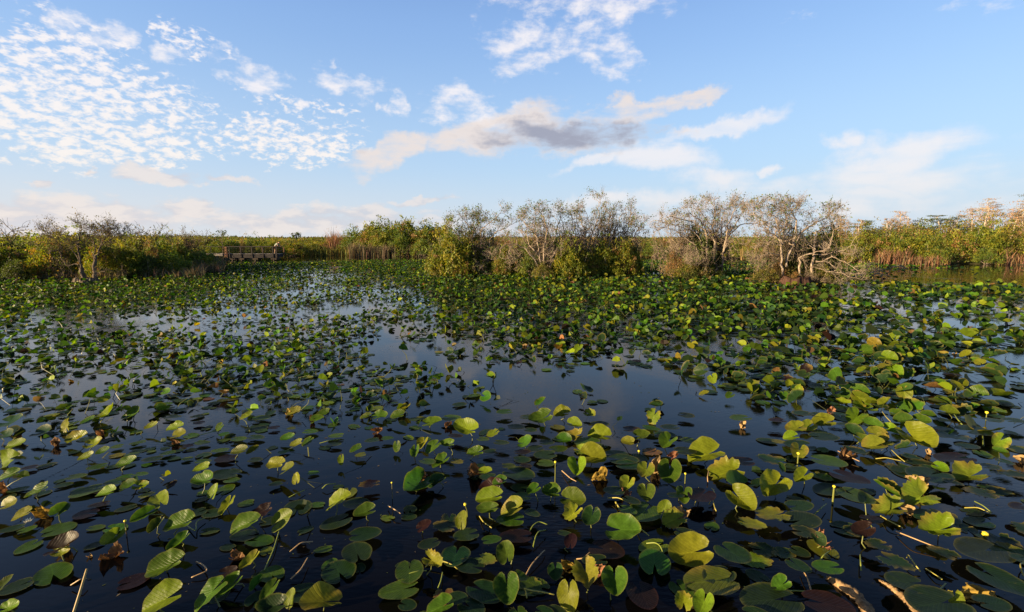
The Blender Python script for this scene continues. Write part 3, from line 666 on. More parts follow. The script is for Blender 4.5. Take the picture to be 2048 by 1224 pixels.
# ------------------------------------------------------------------ shrubs
PY = bush_proto(1, YG, 5600, .095, pal2=RU); PY2 = bush_proto(2, YG, 5600, .10, ragged=.30); PG = bush_proto(3, GR, 5200, .09, pal2=YG); PG2 = bush_proto(4, GR + YG, 5200, .09, ragged=.28)
PO = bush_proto(5, OL, 5200, .08, pal2=YG, ragged=.25); PR = bush_proto(6, RU, 4600, .07, pal2=OL, ragged=.3); PD = bush_proto(7, DG, 4600, .09); PO2 = bush_proto(8, OL + YG, 5200, .085, ragged=.3)
names = {PY.name: 'yellow-green bushy shrub', PY2.name: 'ragged yellow-green shrub', PG.name: 'green leafy shrub', PG2.name: 'ragged green shrub', PO.name: 'olive twiggy shrub', PR.name: 'rusty brown shrub', PD.name: 'dark green shrub', PO2.name: 'olive and yellow shrub'}
items = []
def B(proto, px, Y, w, top, grp, **k):
    nm = names[[q for q in names if proto.name == q][0]]
    o_ = place_bush(proto, px, Y, w, top, None, 'shrub', grp, **k); c_ = o_.location
    items.append((o_, nm, (px, top + 18))); return o_
g1 = 'shrubs on the left bank'
for a in [(PO, -60, 36, 190, 466), (PY, 5, 33.5, 120, 496), (PY2, 60, 35, 130, 492), (PG, 40, 42, 150, 482), (PY, 105, 33.5, 120, 486), (PO2, 90, 40, 140, 482), (PY2, 160, 36, 140, 481), (PO, 215, 38, 150, 480), (PY, 205, 33, 100, 492),
          (PO, 285, 40, 150, 478), (PY2, 262, 34, 110, 494), (PG2, 320, 38, 110, 484), (PR, 302, 37, 48, 484), (PO, 338, 42, 110, 482), (PY, 358, 40, 84, 488), (PO2, 400, 68, 90, 478), (PG, 345, 35.5, 100, 508), (PG, 392, 40, 100, 503),
          (PD, 418, 45, 60, 508), (PD, 290, 34, 80, 512), (PD, 25, 31.5, 70, 520), (PG2, 440, 66, 70, 482), (PG, 470, 72, 60, 480), (PR, 487, 70, 22, 480), (PD, 500, 69, 26, 481), (PY, 425, 72, 60, 478), (PY2, 540, 72, 70, 484), (PG2, 515, 80, 80, 479),
          (PO2, 130, 50, 180, 474), (PO, 330, 52, 160, 475), (PO, 230, 55, 160, 474), (PO2, 425, 70, 90, 478), (PG, -120, 32, 150, 490), (PO2, -200, 36, 180, 478), (PY, -20, 38, 120, 486)]:
    B(a[0], *a[1:], g1)
g2 = 'shrubs beyond the pond'
for a in [(PY, 585, 78, 90, 488), (PO2, 560, 95, 110, 481), (PY2, 620, 84, 80, 487), (PO2, 640, 105, 110, 479), (PY, 655, 88, 60, 484), (PO, 600, 120, 140, 478), (PR, 668, 86, 34, 470), (PO2, 690, 92, 50, 472),
          (PG, 712, 84, 84, 460), (PY, 738, 88, 96, 453), (PG, 772, 88, 110, 446), (PY, 815, 86, 110, 444), (PG, 850, 90, 100, 450), (PY, 880, 84, 96, 456), (PG, 795, 82, 110, 456), (PY, 750, 82, 96, 464), (PY, 845, 82, 100, 462), (PG, 900, 79, 90, 470), (PD, 860, 96, 70, 455), (PG2, 905, 80, 80, 462), (PY2, 760, 80, 60, 474), (PG, 800, 78, 70, 472), (PG2, 845, 76, 60, 478),
          (PG, 930, 78, 80, 477), (PO2, 965, 76, 80, 481), (PR, 1010, 82, 90, 471), (PY, 1045, 76, 60, 483), (PR, 1075, 84, 90, 471), (PG2, 1110, 76, 70, 480), (PR, 1140, 86, 100, 472), (PO2, 1170, 78, 80, 483), (PR, 1215, 84, 90, 473),
          (PG2, 1255, 76, 70, 483), (PO2, 1290, 80, 80, 479), (PR, 1320, 86, 80, 477), (PG, 1310, 72, 70, 484), (PO2, 1350, 76, 70, 483), (PO, 1385, 80, 80, 473), (PR, 1425, 80, 80, 477), (PG2, 1455, 70, 60, 484), (PO2, 1490, 72, 70, 475), (PR, 1520, 76, 80, 467), (PY, 1510, 66, 60, 480), (PG2, 1560, 68, 80, 471), (PO2, 1600, 66, 90, 467)]:
    B(a[0], *a[1:], g2)
g3 = 'mangrove shrubs on the right bank'
for a in [(PO2, 1640, 60, 90, 465), (PR, 1680, 66, 80, 449), (PY, 1655, 56, 70, 478), (PG, 1700, 60, 80, 473), (PY2, 1715, 54.5, 80, 480), (PO2, 1740, 66, 90, 457), (PY, 1775, 55, 90, 474), (PG2, 1795, 60, 90, 471), (PO, 1820, 66, 90, 457), (PY2, 1840, 55, 90, 473),
          (PG, 1860, 61, 90, 471), (PO2, 1885, 66, 90, 456), (PY, 1905, 55, 90, 470), (PR, 1925, 62, 90, 461), (PG2, 1950, 58, 90, 456), (PO2, 1960, 66, 100, 451), (PY2, 1985, 54.5, 90, 468), (PO2, 2015, 58, 90, 452), (PR, 2035, 66, 110, 449), (PY, 2060, 54, 100, 464), (PG, 2120, 56, 130, 452), (PO2, 2210, 56, 150, 448), (PY2, 2330, 56, 170, 446), (PG2, 1880, 53, 60, 495), (PY, 1690, 54, 60, 500), (PG, 1975, 52.5, 60, 498),
          (PO, 1780, 74, 110, 453), (PG, 1850, 76, 100, 451), (PO2, 1930, 76, 100, 449), (PO, 2010, 78, 120, 443)]:
    B(a[0], *a[1:], g3)
g4 = 'leafy shrubs rooted in the water around the pond trees'
for a in [(PY2, 905, YA - .4, 120, 472), (PY, 1040, YA - .2, 80, 492), (PY2, 1140, YBt - .3, 90, 492), (PY, 1250, YC - 1.6, 80, 488), (PY, 1005, YA - .9, 60, 500), (PY, 875, YA - .4, 60, 500), (PG2, 880, YA + 1, 70, 490), (PO, 950, YA + .6, 90, 462), (PY, 925, YA - 1.2, 60, 506), (PD, 965, YA + .8, 80, 470), (PR, 1000, YA - .4, 60, 516), (PD, 975, YA - .6, 60, 524), (PO2, 1025, YA + .8, 60, 500),
          (PG, 1060, YBt + 1, 70, 490), (PO, 1085, YBt - .4, 60, 526), (PG, 1120, YBt + .9, 50, 512), (PG2, 1110, YBt + 1.6, 80, 480), (PY, 1165, YC - 1.2, 80, 497), (PY2, 1205, YC - 1.6, 90, 494), (PY, 1180, YC - 2.2, 90, 520), (PO2, 1235, YC - 1, 70, 506), (PY2, 1225, YC - 2.2, 70, 528), (PG, 1265, YC - .2, 60, 490), (PY2, 1270, YC - .8, 50, 522), (PY, 1200, YC + 1.2, 110, 488),
          (PD, 1395, YD + .5, 80, 452), (PO, 1385, YD - .2, 90, 518), (PD, 1380, YD - .4, 50, 530), (PD, 1435, YD - .2, 45, 534), (PG2, 1420, YD + .8, 80, 480), (PR, 1350, YD + .4, 60, 505), (PO, 1400, YD + .8, 90, 470),
          (PO, 1530, YE - .5, 70, 536), (PR, 1560, YE + .4, 70, 520), (PG, 1620, YE + 1.1, 70, 478), (PD, 1590, YE + .9, 70, 480), (PO2, 1650, YE + 1.3, 60, 500), (PR, 1590, YE - .3, 60, 545), (PO, 1640, YE + .2, 70, 528), (PG2, 1655, YE + 1.4, 60, 455)]:
    B(a[0], *a[1:], g4, base='water')
marks = [('the left photo edge', (0, 490)), ('the dead hollow tree', (175, 490)), ('the walkway end', (400, 490)), ('the lookout platform', (505, 490)), ('the tall dry reed clump', (677, 480)), ('the rounded green thicket', (790, 470)), ('the second pond tree', (965, 500)),
         ('the arching-limb tree', (1093, 500)), ('the tallest twiggy tree', (1200, 500)), ('the wide domed bare tree', (1400, 500)), ('the reddish stump tree', (1590, 500)), ('the lone mid cypress', (1787, 460)), ('the tall cypress clump', (1967, 450)), ('the right photo edge', (2048, 480))]
autolabel(items, marks)

# scrub with mostly bare twigs standing over the left bank
def bare_proto(seed, n=7, lvl=3, leafp=.5, pal=OL, size=.1, bark=None, name='bare_shrub', up=.12):
    rng = np.random.default_rng(seed); e = empty(name); T = Tubes(); L = []
    for q in range(n):
        az = q / n * 6.28 + rng.random(); d = np.array([math.cos(az) * .75, math.sin(az) * .75, .9])
        grow(T, L, np.array([math.cos(az) * .1, math.sin(az) * .1, 0.]), d, 1.5, .05, lvl, rng, up=up, kids=(3, 5))
    L = np.array(L); L = L[rng.random(len(L)) < leafp]; L = np.repeat(L, 2, 0) + rng.normal(size=(len(L) * 2, 3)) * .06
    link('branches', T.mesh('branches', bark or MAT_BARKD), e, local=True); tag(link('foliage', leaves_mesh('foliage', L, rng, size, pal), e, local=True), kind='stuff')
    e['hw'] = 1.7; return e
b1 = bare_proto(31, leafp=.45); b2 = bare_proto(32, leafp=.3); HB = {b1.name: 2.45, b2.name: 2.45}
items = []
def bare(p, px, Y, w, top, lab=None):
    o_ = p if p.name not in _used else copy_tree(p); _used.add(p.name)
    k = w / F_ * Y / 3.4; h = at_y(px, top, Y).z - .1
    o_.location = (at_y(px, 500, Y).x, Y, .1); o_.scale = (k, k, h / 2.45); o_.rotation_euler = (0, 0, px * 3.7 % 6.28)
    tag(o_, lab, 'shrub', 'bare-topped scrub on the left bank'); items.append((o_, 'bare-topped twiggy scrub bush', (px, top)))
for i_, (px, Y, w, top) in enumerate([(15, 38, 110, 452), (125, 41, 110, 459), (205, 42, 110, 457), (265, 43, 110, 456), (325, 44, 110, 458), (362, 46, 80, 460), (415, 68, 60, 466), (-60, 36, 120, 450), (95, 37, 80, 462)]):
    bare([b1, b2][i_ % 2], px, Y, w, top)
autolabel(items, marks)
t1_ = bare_proto(33, n=8, lvl=3, leafp=.10, bark=MAT_TWIG, pal=GR + OL, size=.11, name='twiggy_shrub', up=.05); t2_ = bare_proto(34, n=8, lvl=3, leafp=.08, bark=MAT_TWIG, pal=GR + OL, size=.11, name='twiggy_shrub', up=.03)
items = []
for i_, (px, Y, w, top) in enumerate([(905, YA + .8, 80, 450), (950, YA + 1.2, 90, 430), (992, YA + .9, 60, 445), (1062, YBt + 1.2, 80, 432), (1100, YBt + .9, 90, 422), (1140, YBt + 1.5, 90, 422), (1190, YC + .9, 90, 410), (1232, YC + .8, 90, 412), (1262, YC + .6, 60, 440), (1352, YD + .8, 80, 432), (1392, YD + 1.0, 100, 408), (1432, YD + .9, 90, 412), (1540, YE + 1.0, 70, 440), (1580, YE + 1.2, 90, 425), (1625, YE + 1.1, 80, 440), (1630, YE - .4, 60, 535)]):
    p_ = [t1_, t2_][i_ % 2]; o_ = p_ if p_.name not in _used else copy_tree(p_); _used.add(p_.name)
    k = w / F_ * Y / 3.4; h = at_y(px, top + 6, Y).z; o_.location = (at_y(px, 500, Y).x, Y, -.03); o_.scale = (k, k * .8, (h + .03) / 2.45); o_.rotation_euler = (0, 0, px * 2.9 % 6.28)
    tag(o_, None, 'shrub', 'leafless pale twiggy shrubs among the pond trees'); items.append((o_, 'leafless pale twiggy shrub', (px, top)))
autolabel(items, marks)
for o_ in COL.objects:
    if 'hw' in o_: del o_['hw']
# the small sprig standing above the walkway and the tiny far tree
def sprig(px, Y, top, base, name, label, seed, s=1.0, cat='tree'):
    rng = np.random.default_rng(seed); e = tag(empty(name, (at_y(px, 500, Y).x, Y, .1)), label, cat); T = Tubes(); L = []
    h = at_y(px, top, Y).z - .1; T.add([(0, 0, 0), (.05, 0, h * .5), (-.03, 0, h * .8)], [.05 * s, .035 * s, .02 * s], 5)
    for q in range(6): grow(T, L, np.array([0, 0, h * (.55 + .05 * q)]), np.array([rng.normal(), rng.normal(), .8]), h * .24, .015 * s, 1, rng, kids=(2, 3))
    link('trunk', T.mesh('trunk', MAT_BARKD), e, local=True); L = np.repeat(np.array(L), 5, 0); L = L + rng.normal(size=L.shape) * .06 * s
    L[:, 2] = np.minimum(L[:, 2], h)
    tag(link('crown', leaves_mesh('crown', L, rng, .2 * s, DG), e, local=True), kind='stuff')
sprig(445, 62, 462, 490, 'sapling', 'small dark sapling standing above the scrub left of the lookout', 3, 1.0)
sprig(593, 130, 466, 480, 'distant_tree', 'tiny flat-topped tree far off beyond the lookout', 4, 2.2)
sprig(790, 96, 447, 470, 'willow_sapling', 'light green sapling poking above the rounded green thicket', 6, 1.4)

# ------------------------------------------------------------------ cypress trees on the right bank
def cypress(px, Y, top, wpx, label, seed, pal, bark=MAT_CYP, trunks=1, grp='cypress trees behind the right bank', flat=.55, leafn=2600, start=.45):
    rng = np.random.default_rng(seed); x0 = at_y(px, 500, Y).x; h = at_y(px, top, Y).z - .1; w = wpx / F_ * Y / 2
    e = tag(empty('cypress_tree', (x0, Y, .1)), label, 'tree', grp); TL = Tubes(); C = []
    for k in range(trunks):
        ox = (k - (trunks - 1) / 2) * w * .55 + rng.normal() * .1; oy = rng.normal() * .5; hk = h * (1 if k == trunks // 2 else rng.uniform(.8, .95)); T = Tubes()
        tp = np.array([(ox, oy, 0), (ox + rng.normal() * .08, oy, hk * .4), (ox + rng.normal() * .12, oy, hk * .75), (ox + rng.normal() * .15, oy, hk * .97)]); T.add(tp, [.16, .11, .07, .025], 7)
        link('trunk', T.mesh('trunk', bark), e, local=True)
        for q in range(20):
            f = start + (1 - start) * (q / 19) ** .8; zc = hk * f * .98; az = rng.random() * 6.28
            ln = w * (1.0 - flat * abs(f - .8) / .5) * rng.uniform(.55, 1.0) / (1 + .35 * (trunks - 1)); d = np.array([math.cos(az), math.sin(az), rng.uniform(.0, .35)])
            px_ = np.interp(zc, tp[:, 2], tp[:, 0]); p0 = np.array([px_, oy, zc]); p1 = p0 + d * ln * .6; p2 = p0 + d * ln + np.array([0, 0, -.06 * ln]) + rng.normal(size=3) * .1
            TL.add([p0, p1, p2], [.035, .022, .008], 4)
            for u in range(5):
                pp = p0 + (p2 - p0) * rng.uniform(.3, 1); qq = pp + rng.normal(size=3) * np.array([.4, .4, .1]) * w * .35 + [0, 0, .08]; TL.add([pp, qq], [.012, .005], 3); C.append(qq); C.append((pp + qq) / 2)
            C.append(p2)
    link('branches', TL.mesh('branches', bark), e, local=True)
    C = np.array(C); n = leafn // len(C) + 1; P = np.repeat(C, n, 0) + rng.normal(size=(len(C) * n, 3)) * np.array([.20, .20, .055]) * (w / 1.3)
    P[:, 2] = np.minimum(P[:, 2], h)
    tag(link('crown', leaves_mesh('crown', P, rng, .13, pal, up=.6), e, local=True), kind='stuff')
CR = [(.26, .155, .085), (.20, .13, .07), (.32, .20, .12), (.16, .12, .06)]; CG = [(.04, .06, .015), (.06, .075, .02), (.03, .045, .012)]
items = []
for i_, (px, Y, top, w, pal, tr, d_, ln) in enumerate([
    (1787, 70, 423, 42, CR, 2, 'rusty two-trunked cypress with a rounded crown', 1500), (1759, 70, 438, 20, CR, 1, 'thin pale nearly bare cypress', 300), (1731, 72, 441, 46, CG, 1, 'flat-topped dark green cypress', 2600), (1708, 72, 440, 24, CR, 1, 'thin rusty cypress', 500), (1678, 68, 432, 40, CR, 1, 'bushy rusty cypress', 1300),
    (1818, 72, 432, 18, CR, 1, 'thin pale nearly bare cypress', 260), (1836, 70, 438, 36, CG, 2, 'fork-trunked green cypress', 2000), (1859, 72, 432, 42, CG, 1, 'dense dark green cypress', 3200), (1893, 72, 440, 30, CR, 2, 'olive rusty cypress', 900), (1914, 74, 431, 34, CG, 1, 'low green cypress', 2000),
    (1938, 68, 418, 42, CR, 1, 'wispy rusty cypress', 900), (1967, 66, 398, 66, CR, 2, 'tall spreading rusty cypress', 1700), (1985, 68, 410, 46, CR, 1, 'slim rusty cypress', 1000), (2033, 62, 402, 70, CR, 2, 'broad rusty orange cypress', 2000), (2052, 66, 388, 70, CG, 1, 'tall green-topped cypress', 2400), (2005, 70, 420, 40, CR, 1, 'pale rusty cypress', 800), (2110, 64, 392, 80, CR, 2, 'broad rusty cypress', 1500), (2180, 66, 405, 80, CR, 1, 'wide rusty cypress', 1200)]):
    cypress(px, Y, top, w, None, 100 + i_, pal, trunks=tr, leafn=ln, start=.5 if top < 425 else .4); items.append((COL.objects[[o.name for o in COL.objects if o.name.startswith('cypress_tree')][-1]], d_, (px, top)))
autolabel(items, [('the forked reddish stump tree', (1600, 430)), ('the dense dark green crown', (1859, 432)), ('the right photo edge', (2048, 410))])

# ------------------------------------------------------------------ reeds and the far marsh: nobody could count the blades
def vn1(x):
    g = np.random.default_rng(5).random(4096); i = np.floor(x + 1000).astype(int) % 4000; u = (x + 1000) % 1; u = u * u * (3 - 2 * u); return g[i] * (1 - u) + g[i + 1] * u
def reeds(name, label, regions, seed, pal, kind='stuff', wid=.02):
    """regions: (px0, px1, Y0, Y1, height m, n, lean)"""
    rng = np.random.default_rng(seed); VV = []; TT = []
    for x0, x1, y0, y1, h, n, lean in regions:
        Yy = rng.uniform(y0, y1, n); pxs = rng.uniform(x0, x1, n); cl = .55 + .6 * vn1(pxs * .06 + seed * 7) * vn1(pxs * .31 + seed * 3) + .35 * vn1(pxs * 1.1)
        xx = (pxs - 1024) / F_ * Yy; hh_ = h * cl * rng.uniform(.55, 1.05, n); wd = wid * rng.uniform(.7, 1.5, n) * np.maximum(Yy / 40, 1)
        la = rng.normal(size=(n, 2)) * (lean + .10); a = rng.random(n) * 3.14; cx_, sx_ = np.cos(a) * wd, np.sin(a) * wd
        b0 = np.stack([xx - cx_, Yy - sx_, np.zeros(n)], 1); b1_ = np.stack([xx + cx_, Yy + sx_, np.zeros(n)], 1)
        m0 = np.stack([xx + la[:, 0] * hh_ * .3 + cx_ * .7, Yy + la[:, 1] * hh_ * .3 + sx_ * .7, hh_ * .6], 1); m1 = m0 - np.stack([cx_, sx_, 0 * cx_], 1) * 1.4
        tp = np.stack([xx + la[:, 0] * hh_, Yy + la[:, 1] * hh_, hh_], 1)
        VV.append(np.stack([b0, b1_, m0, m1, tp], 1).reshape(-1, 3)); TT.append(np.repeat(jitter_tint(rng, n, pal, .3), 5, 0))
    V = np.concatenate(VV); n = len(V) // 5; i = np.arange(n)[:, None] * 5
    me = mesh_np(name, V, [i + np.array([[0, 1, 2, 3]]), i + np.array([[3, 2, 4]])], MAT_REED, np.clip(np.concatenate(TT), .005, .6), smooth=False)
    return tag(link(name, me), label, 'reeds', kind=kind)
TAN = [(.20, .12, .06), (.26, .17, .09), (.14, .09, .045), (.10, .09, .03)]; SED = [(.13, .12, .025), (.10, .10, .02), (.17, .13, .035), (.08, .085, .02)]; RED = [(.24, .12, .07), (.18, .10, .06), (.28, .16, .09)]
DRY = [(.13, .10, .06), (.09, .08, .04), (.17, .13, .08)]
reeds('tall_dry_reeds', 'tall reddish dry reed clump left of the rounded green thicket', [(664, 694, 84, 87, 3.9, 700, .16), (640, 664, 84, 88, 2.4, 250, .2)], 1, RED)
reeds('shore_reeds', 'brown reed fringe along the water below the rounded green thicket', [(700, 880, 76, 80, 2.1, 3500, .08), (600, 720, 84, 90, 1.2, 1500, .1)], 2, DRY)
reeds('mid_reeds', 'tan reed belt behind the pond trees', [(900, 1640, 72, 82, 2.0, 9000, .08), (1480, 1640, 62, 70, 2.2, 2500, .08)], 3, TAN + SED)
reeds('back_reeds', 'high rusty reed belt standing behind the pond trees', [(980, 1560, 84, 100, 2.8, 9000, .08)], 4, RED + TAN)
reeds('right_bank_reeds', 'orange dry reeds at the foot of the right bank', [(1745, 1815, 52.3, 54.5, 1.7, 700, .22), (1815, 1900, 52, 53, 1.1, 500, .15), (1990, 2110, 51.5, 54, 1.2, 600, .2), (1640, 1745, 53, 55, 1.0, 300, .2), (1975, 2048, 52, 54, 2.0, 160, .12), (2110, 2400, 50, 53, 1.6, 900, .1)], 5, RED + TAN)
reeds('left_bank_reeds', 'grey-brown dry sedge at the foot of the left bank', [(255, 410, 33, 38, .9, 1500, .2), (330, 450, 38, 48, 1.1, 3000, .12), (-40, 250, 32, 33.5, .7, 1600, .15), (-600, -40, 29, 33, 1.4, 1500, .15)], 6, DRY)
reeds('yellow_sedge', 'sunlit yellow sedge stretching beyond the lookout', [(380, 900, 78, 125, 1.75, 16000, .12), (0, 420, 58, 120, 1.9, 9000, .12)], 7, SED)
# far marsh scrub: low mounds of leaves to the horizon
rng = np.random.default_rng(77)
def mass(name, label, n, az0, az1, r0, r1, hfun, pal, size, k=16, cat='scrub'):
    a = rng.uniform(az0, az1, n); rr = r0 * (r1 / r0) ** rng.random(n); x, y = np.sin(a) * rr, np.cos(a) * rr; h = hfun(a, rr)
    C = np.stack([x, y, .15 + h * rng.uniform(.35, 1.0, n)], 1); sc = rr / 90
    P = np.repeat(C, k, 0) + rng.normal(size=(n * k, 3)) * np.stack([.9 * sc, .9 * sc, .16 * np.ones(n)], 1).repeat(k, 0)
    nn = len(P); P[:, 2] = np.clip(P[:, 2], .1, None); nr = rnd_dir(rng, nn, .4); s = (size * np.repeat(sc, k)) * rng.uniform(.6, 1.3, nn)
    M = frames(P, rng.normal(size=(nn, 3)), nr, s, s, s * .4)
    palc = np.repeat(jitter_tint(rng, n, pal, .35), k, 0) * rng.uniform(.8, 1.2, (nn, 1))
    V, F, T, _ = instance_np(LEAF_V, LEAF_F, M, np.clip(palc, .005, .5)); return tag(link(name, mesh_np(name, V, F, MAT_BUSH, T, smooth=False)), label, cat, kind='stuff')
mass('marsh_scrub', 'low olive marsh scrub spreading flat to the horizon', 5200, -.95, .95, 95, 420, lambda a, r: 1.5 + .3 * np.sin(a * 23) + .3 * np.sin(a * 61 + r * .05), OL + YG + RU, .34)
mass('horizon_treeline', 'thin dark treeline along the far horizon', 2600, -1.1, 1.1, 420, 900, lambda a, r: 2.1 + 1.0 * np.clip(np.sin(a * 9 + 1), 0, 1) + .8 * np.sin(a * 47) ** 2, DG + OL, .42)
mass('right_far_wood', 'olive wood filling in behind the cypress trees', 1500, .56, 1.0, 80, 110, lambda a, r: 3.4 + .8 * np.sin(a * 31), OL + GR + RU, .26, k=22, cat='wood')
mass('left_far_wood', 'olive thicket behind the left bank', 900, -1.1, -.56, 60, 100, lambda a, r: 2.4 + .3 * np.sin(a * 31), OL + GR, .24, k=22, cat='thicket')

# ------------------------------------------------------------------ spatterdock leaves
def pad_geo(r, nseg=34, rings=(0, .22, .45, .68, .86, .96, 1.0), fold=.0, cup=0., wave=.03, jag=0., curl=0., width=.8, roll=0.):
    """unit-length heart leaf: tip towards +x, notch towards -x, petiole joint at the origin"""
    gap = math.radians(r.uniform(7, 16)); th = np.linspace(-math.pi + gap, math.pi - gap, nseg); a = np.abs(th)
    R = .60 * (1 - .12 * (1 - np.cos(a)) ** 1.0)
    R = np.interp(a, [0, .35, .8, 1.4, 2.0, 2.5, 2.85, 3.14], [.60, .565, .50, .455, .45, .47, .46, .34]) * (1 + .015 * np.sin(th * 3 + r.random() * 6))
    R = np.where(a > 2.85, R * (1 - .25 * (a - 2.85) / .3), R)
    if jag:
        jn = r.random(nseg); R = R * (1 - jag * (.10 * (np.arange(nseg) % 2) + .28 * np.clip(jn - .72, 0, 1) * 3.2)) + jag * .02 * r.normal(size=nseg)
    V = [np.zeros(3)]; UV = [(0, 0)]; RI = [0.]
    ph = r.random(4) * 6.28
    for q in rings[1:]:
        x = np.cos(th) * R * q; y = np.sin(th) * R * q * (width / .9)
        z = fold * np.abs(y) * (.6 + .8 * np.abs(y)) + cup * (q ** 3) * .25 + wave * q ** 2.5 * (np.sin(th * 5 + ph[0]) * .6 + np.sin(th * 9 + ph[1]) * .4 + np.sin(th * 2 + ph[3]) * .8)
        if curl: z = z + curl * np.clip(q - .7, 0, 1) * np.clip(np.sin(th * 2 + ph[2]), 0, 1) * 1.2
        if roll: z = z + roll * x * x
        V += list(np.stack([x, y, z], 1)); UV += list(np.stack([x, y], 1)); RI += [q] * nseg
    F4, F3 = [], []
    for j in range(nseg - 1): F3.append((0, 1 + j, 2 + j))
    for q in range(len(rings) - 2):
        b0 = 1 + q * nseg
        for j in range(nseg - 1): F4.append((b0 + j, b0 + nseg + j, b0 + nseg + j + 1, b0 + j + 1))
    return np.array(V), [np.array(F4), np.array(F3)], np.array(UV), np.array(RI)
PADC = {'g': (.040, .082, .008), 'G': (.100, .135, .008), 'd': (.015, .034, .010), 'y': (.13, .145, .014), 'm': (.017, .009, .008), 'b': (.12, .065, .025)}
CNAME = {'g': 'green', 'G': 'bright green', 'd': 'dark green', 'y': 'yellow-green', 'm': 'maroon', 'b': 'brown'}
NRM = {'F': (0, 0, 1), 'C': (-.22, -.42, .88), 'L': (-.58, -.30, .76), 'R': (.30, -.15, .94), 'U': (-.40, -.75, .52)}
SNAME = {'F': 'flat floating', 'C': 'raised', 'L': 'left-tilted', 'R': 'folded', 'U': 'upright'}
rp = np.random.default_rng(2024)
pads = []     # dicts: P, x axis, normal, length, state, colour, rag
def add_pad(P, xd, n, ln, st, co, rag=0., big=False):
    pads.append(dict(P=np.array(P, float), x=np.array(xd, float), n=np.array(n, float), ln=float(ln), st=st, co=co, rag=rag))
VO = {'A': (0, 820), 'B': (700, 820), 'C': (1348, 820)}
_zf = 0.004
def hp(view, cx, cy, dx, dy, code, lmin=.13, lmax=.46):
    """leaf seen in the photograph: centre, half-axis towards its tip, state and colour -> its place on the pond"""
    global _zf
    s = 700 / 2048.0; ox, oy = VO[view]; px, py = ox + cx * s, oy + cy * s; dx *= s; dy *= s
    st, co = code[0], code[1]; n = Vector(NRM[st]); n += Vector((rp.normal() * .06, rp.normal() * .06, 0)); n.normalize()
    if st == 'F': n = Vector((rp.normal() * .02, rp.normal() * .02, 1)).normalized()
    if st == 'F': z = _zf; _zf += .0006
    else: z = rp.uniform(.05, .13)
    P = at_z(px, py, z); a = on_plane(px - dx, py - dy, P, n); b_ = on_plane(px + dx, py + dy, P, n)
    if st == 'F': _ = 0
    v = (b_ - a); L = max(lmin, min(lmax, v.length)); v.normalize()
    if st != 'F': P.z = max(P.z, abs(v.z) * L * .5 + .015)
    add_pad(P, v, n, L * 1.02, st, co, .9 if len(code) > 2 and code[2] == 'r' else 0.0)
